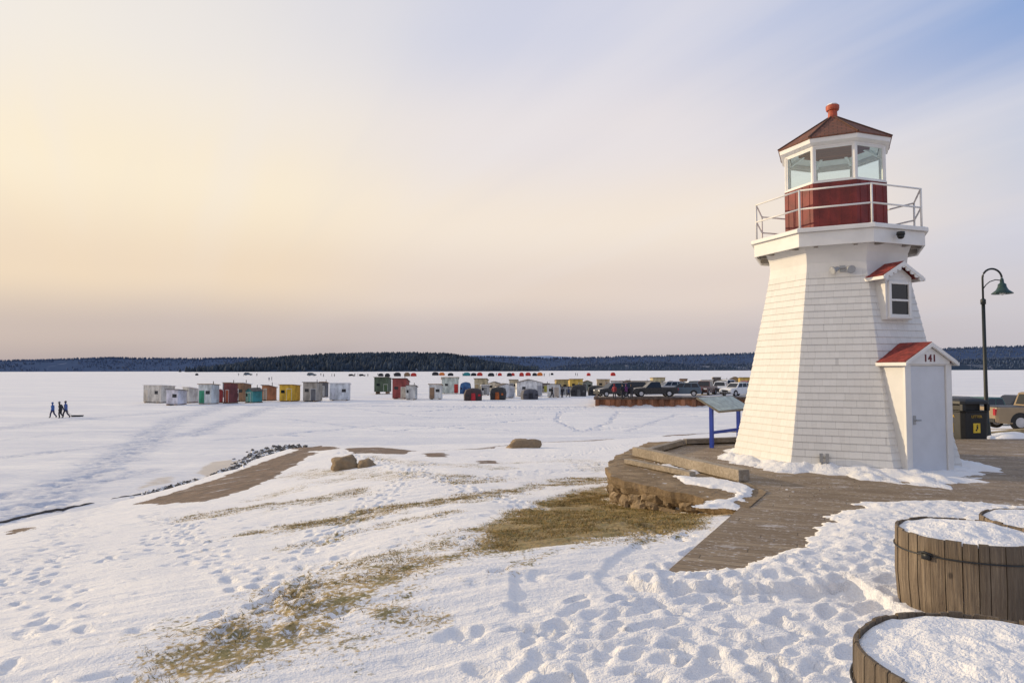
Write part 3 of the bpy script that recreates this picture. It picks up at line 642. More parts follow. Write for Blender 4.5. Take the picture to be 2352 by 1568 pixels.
# ------------------------------------------------------------------ barrels
def barrel(x,y,zg,zr,r,label,n=44,ra=0):
    e=empty("barrel_planter",(x,y,zg),ra); top(e,label,"barrel planter","half barrel planters beside the boardwalk")
    Hh=zr-zg; q=MB(); st=[]; ang=0; ws=[random.uniform(.6,1.4) for _ in range(n)]; tot=sum(ws)
    for k in range(n):
        a0=ang+.003/r; ang+=2*math.pi*ws[k]/tot; a1=ang-.003/r; dr_=random.uniform(-.004,.004); dz=random.uniform(-.012,.004)
        def ring(rr,z): return [((rr+dr_)*math.cos(a_),(rr+dr_)*math.sin(a_),z) for a_ in (a0,(a0+a1)/2,a1)]
        v=ring(r*.96,0)+ring(r*1.0,Hh*.45)+ring(r*.985,Hh-.01+dz)+ring(r*.98-.003,Hh+dz)+ring(r*.98-.017,Hh+dz)+ring(r*.98-.021,Hh-.2)
        f=[(j*3+i,j*3+i+1,j*3+i+4,j*3+i+3) for j in range(5) for i in range(2)]
        f+=[(0,3,6,9,12,15),(2,5,8,11,14,17)]
        q.add(v,f); st+=[random.random()]*len(v)
    o=q.obj("staves",barrelw,e); at=o.data.attributes.new("stave",'FLOAT','POINT')
    if len(o.data.vertices)==len(st): at.data.foreach_set("value",st)
    zb=Hh*.78; q=MB(); q.tube([((r*1.0+.004)*math.cos(2*math.pi*i/48),(r*1.0+.004)*math.sin(2*math.pi*i/48),zb+.008*math.sin(i*.3)) for i in range(49)],.006,6)
    a_=3.6-ra
    M_=Matrix.Rotation(a_,4,'Z')@Matrix.Translation((r+.012,0,zb)); q.box(-.015,-.03,-.025,.015,.03,.025,0,M_); q.tube([tuple(M_@Vector((.01,-.05,.02))),tuple(M_@Vector((.03,0,.035))),tuple(M_@Vector((.01,.05,.02)))],.008,6)
    q.obj("hoop",blackm,e,smooth=True)
    q=MB(); ni=34; nk_=72; rr=r*.98-.015
    def hz(px,py): return .10*float(fbm(np.array(x*3+px*2.2),np.array(y*3+py*2.2),61,4))+.05*float(fbm(np.array(px*12),np.array(py*12),62,3))
    R_=[[(rr*s/ni*math.cos(2*math.pi*k/nk_),rr*s/ni*math.sin(2*math.pi*k/nk_),Hh-.02+.025*(1-(s/ni)**2)-(.012 if s==ni else 0)+hz(rr*s/ni*math.cos(2*math.pi*k/nk_),rr*s/ni*math.sin(2*math.pi*k/nk_))*(1-(s/ni)**6*.6)) for k in range(nk_)] for s in range(1,ni+1)]
    q.rings(R_,cap=False); q.add([(0,0,Hh+.005+hz(0,0))]+[R_[0][k] for k in range(nk_)],[(0,k+1,(k+1)%nk_+1) for k in range(nk_)])
    q.obj("snow_filling",snowm,e,smooth=True)
    return e
barrel(2.04,2.85,.0,.71,.585,"weathered wooden half barrel planter filled with fresh snow",54,.3)
barrel(3.57,5.42,.0,.638,.50,"weathered wooden barrel planter with wire hoop, topped with snow",36,.7)
barrel(4.97,6.25,-.05,.525,.62,"wide low wooden barrel planter beside another barrel",44,.2)
# ------------------------------------------------------------------ info sign
p0=gp(1635,1028,0.0)
sg_=empty("information_sign",(p0.x,p0.y,0.0)); top(sg_,"slanted information panel on blue metal posts at boardwalk edge","information sign")
bluem=mat("blue_post_paint",(.012,.045,.35),.4,.1,4)
p1=gp(1697,1018,0.0); dx,dy=p1.x-p0.x,p1.y-p0.y; an=math.atan2(dy,dx); L=math.hypot(dx,dy); Ms=Matrix.Rotation(an,4,'Z')
for x in (0,L):
    q=MB(); q.box(x-.04,-.04,-.02,x+.04,.04,1.0,0,Ms); q.obj("post",bluem,sg_)
q=MB(); q.box(.041,-.025,.33,L-.041,.025,.40,0,Ms); q.obj("crossbar",bluem,sg_)
Mt=Ms@Matrix.Translation((L/2,0,1.04))@Matrix.Rotation(rad(28),4,'X')
q=MB(); q.box(-L/2-.18,-.34,-.02,L/2+.18,.34,.02,0,Mt); q.obj("panel_frame",mat("sign_frame",(.16,.14,.11),.6),sg_)
q=MB(); q.box(-L/2-.15,-.31,.0201,L/2+.15,.31,.026,0,Mt); q.obj("panel",mat("sign_panel_green",(.30,.36,.33),.35,.35,7),sg_)
# ------------------------------------------------------------------ lamp post and bin
pl=gt(2268,1012)
lp=empty("street_lamp",(pl.x,pl.y,pl.z)); top(lp,"dark green gooseneck street lamp with bell shade","street lamp")
sc=pl.y/F; Ht=(849-617)*sc+1.9-pl.z
q=MB(); q.lathe([(.16,0),(.16,.06),(.11,.12),(.085,.5),(.095,.52),(.07,.56),(.055,1.6),(.05,Ht-1.1)],16); q.lathe([(.075,Ht-1.12),(.075,Ht-.98),(.045,Ht-.95)],16)
q.obj("pole",greenm,lp,smooth=True)
arc=[(0,0,Ht-1.0),(0,0,Ht-.32)]+[(.30-.30*math.cos(a),0,Ht-.32+.30*math.sin(a)) for a in np.linspace(.15,math.pi-.1,16)]
q=MB(); q.tube(arc,.03,10); q.tube([(.03,0,Ht-.62),(.10,0,Ht-.52),(.22,0,Ht-.42),(.40,0,Ht-.36),(.57,0,Ht-.38)],.015,8)
q.obj("arm",greenm,lp,smooth=True)
q=MB(); q.lathe([(.03,Ht-.30),(.05,Ht-.36),(.06,Ht-.46),(.11,Ht-.50),(.12,Ht-.58),(.17,Ht-.68),(.29,Ht-.78),(.29,Ht-.80),(.26,Ht-.79),(.10,Ht-.6)],24,c=(.60,0)); q.obj("lamp_shade",mat("lamp_shade_green",(.015,.045,.04),.35,.2,5),lp,smooth=True)
q=MB(); q.lathe([(.02,Ht-.70),(.09,Ht-.72),(.08,Ht-.80),(.02,Ht-.84)],16,c=(.60,0)); q.obj("bulb",mat("frosted_bulb",(.6,.6,.58),.3),lp,smooth=True)
pb=gt(2214,1017)
bn=empty("litter_bin",(pb.x,pb.y,pb.z),rad(0)); top(bn,"black litter bin with gold lettering beside the lamp post","litter bin")
Mb=Matrix.Rotation(rad(11),4,'Z'); gold=mat("gold_lettering",(.5,.32,.05),.4,.05)
def rr_(w,dz,ch=.09): return [(-w+ch,-w,dz),(w-ch,-w,dz),(w,-w+ch,dz),(w,w-ch,dz),(w-ch,w,dz),(-w+ch,w,dz),(-w,w-ch,dz),(-w,-w+ch,dz)]
q=MB(); q.rings([rr_(.40,.03),rr_(.42,.12),rr_(.44,.88)],0,Mb); q.obj("body",blackm,bn,bevel=.015)
q=MB(); q.rings([rr_(.46,.88),rr_(.47,.92)],0,Mb)
for x,y in ((-.39,-.39),(.39,-.39),(.39,.39),(-.39,.39)): q.box(x-.05,y-.05,.92,x+.05,y+.05,1.10,0,Mb)
q.box(-.28,-.28,.92,.28,.28,1.10,0,Mb); q.rings([rr_(.46,1.10),rr_(.45,1.18),rr_(.37,1.24,.12),rr_(.2,1.27,.08)],0,Mb); q.obj("hood",blackm,bn,bevel=.01)
text("LITTER","lettering",.10,Mb@Matrix.Rotation(rad(-90),4,'Z')@Matrix.Translation((0,-.442,.76))@Matrix.Rotation(rad(90),4,'X'),gold,bn)
text("LITTER","lettering",.10,Mb@Matrix.Translation((0,-.442,.76))@Matrix.Rotation(rad(90),4,'X'),gold,bn)
yp=mat("yellow_plate",(.8,.55,.04),.5)
q=MB(); q.box(-.11,-.440,.32,.11,-.425,.58,0,Mb); q.obj("pictogram_plate",yp,bn)
q=MB(); q.box(-.440,-.11,.32,-.425,.11,.58,0,Mb); q.obj("pictogram_plate",yp,bn)
q=MB(); q.box(-.012,-.446,.42,.035,-.4402,.505,0,Mb); q.box(-.04,-.446,.37,.0,-.4402,.419,0,Mb); q.box(0,-.446,.515,.027,-.4402,.545,0,Mb); q.obj("pictogram",blackm,bn)
# ------------------------------------------------------------------ boulders and riprap
def rock(name,loc,sx,sy,sz,seed,mt,lab=None,cat="boulder"):
    bm=bmesh.new(); bmesh.ops.create_icosphere(bm,subdivisions=4,radius=1)
    for v in bm.verts:
        n=mnoise.fractal(v.co*1.1+Vector((seed*3.1,0,0)),1,2,4); v.co*=1+.34*n
        v.co.z=max(v.co.z,-.35); v.co.z=min(v.co.z,.80+.15*v.co.x+.1*n); v.co.x*=sx;v.co.y*=sy;v.co.z*=sz
    me=bpy.data.meshes.new(name); bm.to_mesh(me); bm.free(); me.materials.append(mt)
    for p in me.polygons: p.use_smooth=True
    o=bpy.data.objects.new(name,me); coll.objects.link(o); o.location=loc
    if lab: top(o,lab,cat)
    return o
p=gt(794,1074); rock("boulder",(p.x,p.y,p.z+.08),.48,.40,.40,1,boulderm,"rounded brown boulder sitting in snow")
p=gt(838,1072); rock("boulder",(p.x,p.y+.3,p.z-.03),.30,.35,.30,2,boulderm,"small dark boulder half covered by snow")
p=gt(1205,1028); rock("boulder",(p.x,p.y,p.z+.06),.80,.6,.44,3,boulderm,"wide tan boulder lying on the lawn")
rp=MB(); line=gts([(330,1134),(430,1108),(520,1080),(570,1058),(610,1038),(665,1026)])
Ls=resamp(line,200)
for k in range(1500):
    x,y=random.choice(Ls); f=(y-line[0][1])/(line[-1][1]-line[0][1]); wd=.15+.7*f; x+=random.gauss(0,wd*.5)+.1; y+=random.gauss(0,.3); s=random.uniform(.03,.11)*(.6+.5*f)
    z=hz1(x,y)+s*.1
    M_=Matrix.Translation((x,y,z))@Matrix.Rotation(random.uniform(0,6),4,(random.random(),random.random(),1))
    vv=[(a*s*random.uniform(.6,1.1),b_*s*random.uniform(.6,1.1),c*s*random.uniform(.5,.8)) for a in(-1,1) for b_ in (-1,1) for c in (-1,1)]
    rp.add(vv,[(0,1,3,2),(4,6,7,5),(0,4,5,1),(2,3,7,6),(0,2,6,4),(1,5,7,3)],0 if random.random()<.66 else 1,M_)
top(fastobj(rp,"riprap_stones",[mat("riprap_grey",(.11,.10,.09),.9,.5,1.5),snowm]),"grey riprap stones dusted with snow along the shore","stones",kind="stuff")
se=MB(); sp_=resamp(gts([(-60,1213),(0,1199),(110,1174),(220,1155),(290,1140),(335,1133)]),34)
se.tube([(a_,b_,hz1(a_,b_)+.01+random.uniform(-.035,.01)) for a_,b_ in sp_],.045,6)
top(se.obj("shore_edging",mat("dark_edging",(.07,.06,.055),.8,.3),None),"dark low edging along the frozen shore","edging")
# ------------------------------------------------------------------ wharf
wz=-1.5; e=empty("wharf",(10.2,84,ICE)); top(e,"low wharf with rusty sheet piling, used for parking","wharf")
TW=Matrix.Translation((-10.2,-84,-ICE))
q=MB(); pw=[]; x=10.2; k=0
while x<47:
    o_=.0 if k%2==0 else .34
    pw+=[(x,84+o_),(x+.45,84+o_)]; x+=.66; k+=1
q.rings([[(a,b_,ICE-.1) for a,b_ in pw],[(a,b_,wz-.24) for a,b_ in pw]],0,TW,cap=False,closed=False)
pw=[]; y=84;k=0
while y<106:
    o_=.0 if k%2==0 else .28
    xx_=10.2+(y-84)*.16
    pw+=[(xx_+o_,y),(xx_+.07+o_,y+.45)]; y+=.62;k+=1
q.rings([[(a,b_,ICE-.1) for a,b_ in pw],[(a,b_,wz-.24) for a,b_ in pw]],0,TW,cap=False,closed=False)
q.obj("sheet_piling",mat("rusty_steel",(.30,.13,.065),.85,.55,.8,stretch=(1,1,.4)),e)
q=MB(); q.box(10.05,83.9,wz-.26,48,84.3,wz+.04,0,TW); q.prism([(10.05,84.31),(10.45,84.31),(14.0,106),(13.6,106)],wz-.26,wz+.04,0,TW); q.obj("cap_beam",mat("dark_timber",(.10,.065,.045),.85,.4),e)
q=MB(); q.prism([(10.46,84.31),(48.5,84.31),(48.5,106),(14.01,106)],wz-.25,wz,0,TW); q.obj("wharf_surface",mat("trodden_snow",(.62,.60,.60),.8,.25,.6),e)
q=MB(); n_=120; R_=[]
for j in range(6):
    s=j/5; R_.append([(10+24*i/n_,84.4-1.9*s,ICE-.05+(.10+.75*max(0,float(fbm(np.array(i*.17),np.array(2.2),91,4))+.12))*(1-s)**1.3) for i in range(n_+1)])
q.rings(R_,cap=False,closed=False); top(q.obj("snow_bank",snowm,smooth=True),"snow banked against foot of the wharf wall",kind="structure")
# ------------------------------------------------------------------ vehicles
def paint(name,c,r=.25): return mat(name,c,r,.06,1.5)
headl=mat("headlight_lens",(.75,.75,.72),.15,.05); taill=mat("taillight_lens",(.35,.01,.01),.2,.05)
def side(mb,poly,W,M=None,inset=.07):
    cx=sum(p[0] for p in poly)/len(poly); cz=sum(p[1] for p in poly)/len(poly)
    def rg(f,y): return [(cx+(a-cx)*f,y,cz+(b_-cz)*f) for a,b_ in poly]
    mb.rings([rg(.955,-W/2),rg(1,-W/2+inset),rg(1,W/2-inset),rg(.955,W/2)],0)
def vehicle(name,kind,pm,loc,rz,label,group="vehicles parked on the lakeside"):
    e=empty(name,loc,rz); top(e,label,"pickup truck" if kind=='pickup' else "car",group)
    if kind=='pickup': L,W,bz,tz=5.7,1.95,1.15,1.86; wx=(-1.70,1.85); wr=.40
    elif kind=='suv': L,W,bz,tz=4.7,1.86,1.08,1.72; wx=(-1.38,1.42); wr=.36
    else: L,W,bz,tz=4.5,1.78,.95,1.46; wx=(-1.32,1.38); wr=.33
    h=L/2; q=MB()
    side(q,[(-h,.42),(-h-.02,.75),(-h+.05,bz-.02),(-h+.2,bz),(.28*L,bz),(.44*L,bz-.09),(h-.05,bz-.22),(h,.62),(h-.04,.40),(wx[1]+.5,.32),(wx[0]-.5,.32)],W)
    if kind=='pickup': gx=[(-.75,1.25),(-.60,.55)]
    elif kind=='suv': gx=[(-h+.12,1.15),(-h+.5,.42)]
    else: gx=[(-h+.55,1.05),(-h+1.15,.30)]
    (b0,b1),(t0,t1)=gx; wb,wt=W/2-.05,W/2-.24; zt=tz; zb=bz-.02
    v=[(b0,-wb,zb),(b1,-wb,zb),(b1,wb,zb),(b0,wb,zb),(t0,-wt,zt-.05),(t1,-wt,zt-.05),(t1,wt,zt-.05),(t0,wt,zt-.05),(t0+.1,-wt+.1,zt),(t1-.1,-wt+.1,zt),(t1-.1,wt-.1,zt),(t0+.1,wt-.1,zt)]
    q.add(v,[(0,1,5,4),(1,2,6,5),(2,3,7,6),(3,0,4,7),(4,5,9,8),(5,6,10,9),(6,7,11,10),(7,4,8,11),(8,9,10,11)])
    q.obj("body",pm,e,bevel=.02)
    if kind=='pickup':
        q=MB(); q.box(-h+.12,-W/2+.14,bz+.002,-.82,W/2-.14,bz+.02); q.obj("bed_cover",blackm,e)
    g=MB()
    def lerp(a,b_,f): return tuple(a[i]+(b_[i]-a[i])*f for i in range(3))
    def panel(A,B,C,D,u0,u1,w0,w1,push):
        P_=[lerp(lerp(A,B,u),lerp(D,C,u),w) for u,w in ((u0,w0),(u1,w0),(u1,w1),(u0,w1))]
        g.add([tuple(Vector(p)+Vector(push)) for p in P_],[(0,1,2,3)])
    for y0,idx in ((-1,(0,1,5,4)),(1,(3,2,6,7))):
        A,B,C,D=[v[i] for i in idx]
        for u0,u1 in ((.05,.33),(.36,.64),(.67,.94)) if kind!='pickup' else ((.06,.48),(.52,.93)): panel(A,B,C,D,u0,u1,.12,.93,(0,y0*.006,.002))
    panel(v[1],v[2],v[6],v[5],.06,.94,.1,.93,(.008,0,.004)); panel(v[0],v[3],v[7],v[4],.08,.92,.15,.9,(-.008,0,.004))
    g.obj("window",darkglass,e)
    for x in wx:
        for sy in (-1,1):
            w_=empty("wheel",(x,sy*(W/2-.10),wr),0,e)
            q=MB(); q.lathe([(wr*.8,-.12),(wr,-.09),(wr,.09),(wr*.8,.12)],20,0,Matrix.Rotation(rad(90),4,'X')); q.obj("tyre",rubber,w_)
            q=MB(); q.lathe([(wr*.62,-.127),(wr*.62,.127)],14,0,Matrix.Rotation(rad(90),4,'X')); q.obj("rim",alloy,w_)
            q=MB(); n=14; pts=[(x+(wr+.09)*math.cos(math.pi*i/n),wr+(wr+.09)*math.sin(math.pi*i/n)) for i in range(n+1)]
            y=sy*(W/2+.004); q.add([(a,y,b_) for a,b_ in pts]+[(x,y,wr)],[tuple(range(n+2))]); q.obj("wheel_arch",rubber,e)
    for sy in (-1,1):
        q=MB(); q.box(h-.16,sy*(W/2-.28)-.2,bz-.36,h+.005,sy*(W/2-.28)+.2,bz-.2); q.obj("headlight",headl,e)
        q=MB(); q.box(-h-.03,sy*(W/2-.13)-.08,bz-.4,-h+.1,sy*(W/2-.13)+.08,bz-.08); q.obj("tail_light",taill,e)
    q=MB(); q.box(h-.05,-W/2+.5,.55,h+.012,W/2-.5,bz-.3); q.obj("grille",blackm,e)
    q=MB(); q.box(-h-.04,-W/2+.1,.4,-h+.1,W/2-.1,.58); q.obj("rear_bumper",blackm,e)
    q=MB(); q.box(h-.1,-W/2+.1,.36,h+.02,W/2-.1,.5); q.obj("front_bumper",blackm,e)
    return e
pblk=paint("black_car_paint",(.012,.013,.017)); pgry=paint("blue_grey_car_paint",(.07,.11,.15)); pwht=paint("white_car_paint",(.7,.7,.7)); pbrn=paint("maroon_car_paint",(.08,.03,.025)); pgold=paint("gold_car_paint",(.27,.20,.12)); pgrn=paint("green_car_paint",(.03,.09,.07)); psil=paint("silver_car_paint",(.4,.41,.43)); pred=paint("red_car_paint",(.25,.02,.02))
def onw(px,Y=88): 
    q_=rayY(px,900,Y); return (q_.x,Y,wz)
vehicle("parked_car",'suv',pblk,onw(1408,87),rad(200),"black car parked at the end of the wharf")
vehicle("pickup_truck",'pickup',pblk,onw(1502,86.4),rad(183),"black pickup truck parked on the wharf")
vehicle("parked_car",'suv',pgry,onw(1568,88),rad(165),"blue grey car parked on the wharf")
vehicle("pickup_truck",'pickup',pbrn,onw(1620,92),rad(240),"dark maroon pickup truck parked on the wharf")
vehicle("parked_car",'suv',pwht,onw(1655,96),rad(245),"small white car parked on the wharf")
vehicle("parked_car",'suv',pwht,onw(1692,88),rad(215),"white car parked on the wharf beside sheds")
vehicle("parked_car",'suv',psil,onw(1736,92),rad(240),"silver car parked on the wharf")
vehicle("parked_car",'suv',pblk,onw(1450,95),rad(170),"black car parked behind a pickup truck")
vehicle("parked_car",'suv',psil,onw(1535,98),rad(190),"silver car parked among other vehicles")
vehicle("parked_car",'suv',pgry,onw(1596,101),rad(230),"blue grey car parked in the back row")
vehicle("pickup_truck",'pickup',pwht,onw(1672,103),rad(200),"white pickup truck parked in the back row")
vehicle("parked_car",'suv',pred,onw(1715,101),rad(200),"dark red car parked in the back row")
def lot(px,Y,dx=0):
    x=rayY(px,900,Y).x+dx; return (x,Y,hz1(x,Y))
vehicle("pickup_truck",'pickup',pgold,lot(2258,34.5,2.9),rad(-2),"gold pickup truck parked with dark bed cover")
vehicle("pickup_truck",'pickup',pgrn,lot(2262,45),rad(195),"green pickup truck parked behind the litter bin")
vehicle("parked_car",'suv',pblk,lot(2188,56),rad(95),"dark car parked behind the lighthouse")
vehicle("pickup_truck",'pickup',pblk,lot(2335,52),rad(184),"black pickup truck parked in the snowy lot")
beam("parking_curb",tuple(gt(2205,1002)[:2]),tuple(gt(2400,994)[:2]),.25,.2,gt(2300,998).z-.05,mat("yellow_brown_curb",(.32,.23,.10),.8,.3),"yellowish timber kerb at the parking edge","timber kerb")
def heap(px,py,rx,ry,h,lab):
    p=gt(px,py); n=26; q=MB(); gx,gy=np.meshgrid(np.linspace(-1.2,1.2,n),np.linspace(-1.2,1.2,n)); rr=np.hypot(gx,gy)+fbm(gx*2,gy*2,px)*.5
    zz=h*sm(1-rr)+fbm(gx*4,gy*4,7+px)*h*.5*sm(1.1-rr)-.03
    q.add([(float(gx.flat[i]*rx),float(gy.flat[i]*ry),float(zz.flat[i])) for i in range(n*n)],[(j*n+i,j*n+i+1,(j+1)*n+i+1,(j+1)*n+i) for j in range(n-1) for i in range(n-1)])
    o=q.obj("snow_heap",snowm,None,(p.x,p.y,p.z),smooth=True); top(o,lab,kind="structure")
heap(2272,1014,.35,.3,.2,"small snow heap at lamp foot"); heap(2330,1012,1.3,.8,.32,"ploughed snow heap beside the lot"); heap(2230,1028,1.3,.5,.2,"ploughed snow heap by the bin")
# ------------------------------------------------------------------ ice shacks
def hm(c): return mat("shack_paint_%d_%d_%d"%tuple(int(x*100) for x in c),c,.75,.30,1.6,stretch=(1,1,.5))
roofd=mat("shack_roof_felt",(.12,.10,.09),.9,.3,2); trimw=mat("shack_trim",(.6,.6,.58),.7,.1); plyw=mat("shack_plywood",(.32,.20,.11),.8,.3,2)
def shack(x0,x1,yt,yb,col,style='shed',door=(.5,.5,.5),rot=0,lab="shack",z=ICE,roof=None,win=True,leg=.12):
    rot+=random.uniform(-9,9); yt+=random.uniform(-2,2); col=tuple(c*.88+.02 for c in col)
    c=gp((x0+x1)/2,yb,z); Yd=c.y; k=Yd/F; W=(x1-x0)*k; Hh=(yb-yt)*k*1.04
    r=rad(rot); va=math.atan2(c.x,c.y); ra=abs(r+va)
    Dp=min(W*.75,2.4); w=max(W*.5,(W-Dp*abs(math.sin(ra)))/max(.5,math.cos(ra))*1.0)
    e=empty("fishing_shack" if style!='tent' else "ice_fishing_tent",(c.x,c.y+Dp/2,z),r); top(e,lab,"ice fishing shack" if style!='tent' else "ice fishing tent","ice fishing shelters on the frozen lake")
    h=w/2; d2=Dp/2; m_=hm(col); rm=roof or random.choice((roofd,roofd,plyw,snowm))
    if style=='tent':
        q=MB(); b_=[(-h*.96,-d2),(-h*.2,-d2*1.06),(h*.9,-d2),(h*1.02,0),(h*.94,d2),(0,d2*1.06),(-h,d2),(-h*1.05,0)]
        def rg(f,z_,sx=0): return [(a*f+sx+random.uniform(-.05,.05),bb*f,z_+random.uniform(-.04,.04)*(z_>0)) for a,bb in b_]
        q.rings([rg(1,-.05),rg(1.04,Hh*.5),rg(.88,Hh*.86,.05),rg(.55,Hh*.95,.1),rg(.12,Hh*.99,.1)]); q.obj("tent_shell",m_,e)
        q=MB(); q.add([(-.35,-d2*1.085-.04,.05),(.35,-d2*1.085-.04,.05),(.28,-d2*1.12-.04,Hh*.6),(-.28,-d2*1.12-.04,Hh*.6)],[(0,1,2,3)]); q.obj("door_flap",hm(door),e)
        for sg in (-1,1):
            q=MB(); q.add([(sg*h*.55,-d2*1.12-.03,Hh*.36),(sg*h*.82,-d2*1.10-.03,Hh*.36),(sg*h*.82,-d2*1.08-.03,Hh*.52),(sg*h*.55,-d2*1.12-.03,Hh*.52)],[(0,1,2,3)])
            q.obj("window",hm(door) if sg>0 else darkglass,e)
        return e
    sl=.08*Hh*random.uniform(.4,2); wt=Hh-sl*.7 if style!='gable' else Hh*.80
    q=MB(); zf,zb_=(wt+sl*.6,wt-sl*.5) if style=='shed' else (wt,wt)
    q.add([(-h,-d2,leg),(h,-d2,leg),(h,d2,leg),(-h,d2,leg),(-h,-d2,zf),(h,-d2,zf),(h,d2,zb_),(-h,d2,zb_)],[(0,3,2,1),(4,5,6,7),(0,1,5,4),(1,2,6,5),(2,3,7,6),(3,0,4,7)])
    if style=='gable': q.add([(-h,-d2,wt+.001),(h,-d2,wt+.001),(0,-d2,Hh-.06),(-h,d2,wt+.001),(h,d2,wt+.001),(0,d2,Hh-.06)],[(0,1,2),(3,4,5),(0,2,5,3),(1,2,5,4)])
    q.obj("wall",m_,e)
    q=MB(); o_=.14
    if style=='gable':
        for sg in (-1,1):
            ex=sg*(h+o_); ez=wt-.05
            q.add([(0,-d2-o_,Hh-.05),(ex,-d2-o_,ez),(ex,d2+o_,ez),(0,d2+o_,Hh-.05),(0,-d2-o_,Hh+.02),(ex,-d2-o_,ez+.07),(ex,d2+o_,ez+.07),(0,d2+o_,Hh+.02)],[(0,1,2,3),(4,5,6,7),(0,1,5,4),(2,3,7,6),(1,2,6,5)])
    else:
        q.add([(-h-o_,-d2-o_,zf+.01),(h+o_,-d2-o_,zf+.01),(h+o_,d2+o_,zb_-.01),(-h-o_,d2+o_,zb_-.01),(-h-o_,-d2-o_,zf+.09),(h+o_,-d2-o_,zf+.09),(h+o_,d2+o_,zb_+.07),(-h-o_,d2+o_,zb_+.07)],[(0,3,2,1),(4,5,6,7),(0,1,5,4),(1,2,6,5),(2,3,7,6),(3,0,4,7)])
    q.obj("roof",rm,e)
    dw=min(.75,w*.42); dx=random.choice((-1,1))*(h-dw/2-.12) if w>1.5 else 0; dh=min(1.85,wt*.85)
    q=MB(); q.box(dx-dw/2,-d2-.035,leg+.05,dx+dw/2,-d2-.002,dh); q.obj("door",hm(door),e)
    q=MB(); q.box(dx-dw/2-.05,-d2-.028,leg+.03,dx-dw/2-.002,-d2-.002,dh+.0); q.box(dx+dw/2+.002,-d2-.028,leg+.03,dx+dw/2+.05,-d2-.002,dh+.0); q.box(dx-dw/2-.05,-d2-.03,dh+.0,dx+dw/2+.05,-d2-.002,dh+.06)
    q.obj("door_trim",trimw,e)
    if win and w>1.4:
        wx=-math.copysign(h*.45,dx); q=MB(); q.box(wx-.30,-d2-.03,wt*.52,wx+.30,-d2-.002,wt*.52+.45); q.obj("window",darkglass,e)
        q=MB(); q.box(-h-.03,-.25,wt*.5,-h-.002,.25,wt*.5+.4); q.obj("window",darkglass,e)
    for sx in (-h*.7,h*.7):
        q=MB(); q.box(sx-.06,-d2-.25,-.02,sx+.06,d2+.25,leg); q.obj("skid",plyw,e)
    if random.random()<.4:
        q=MB(); q.tube([(h*.5,d2*.3,wt),(h*.5,d2*.3,Hh+.4)],.05,8); q.obj("stovepipe",blackm,e)
    return e
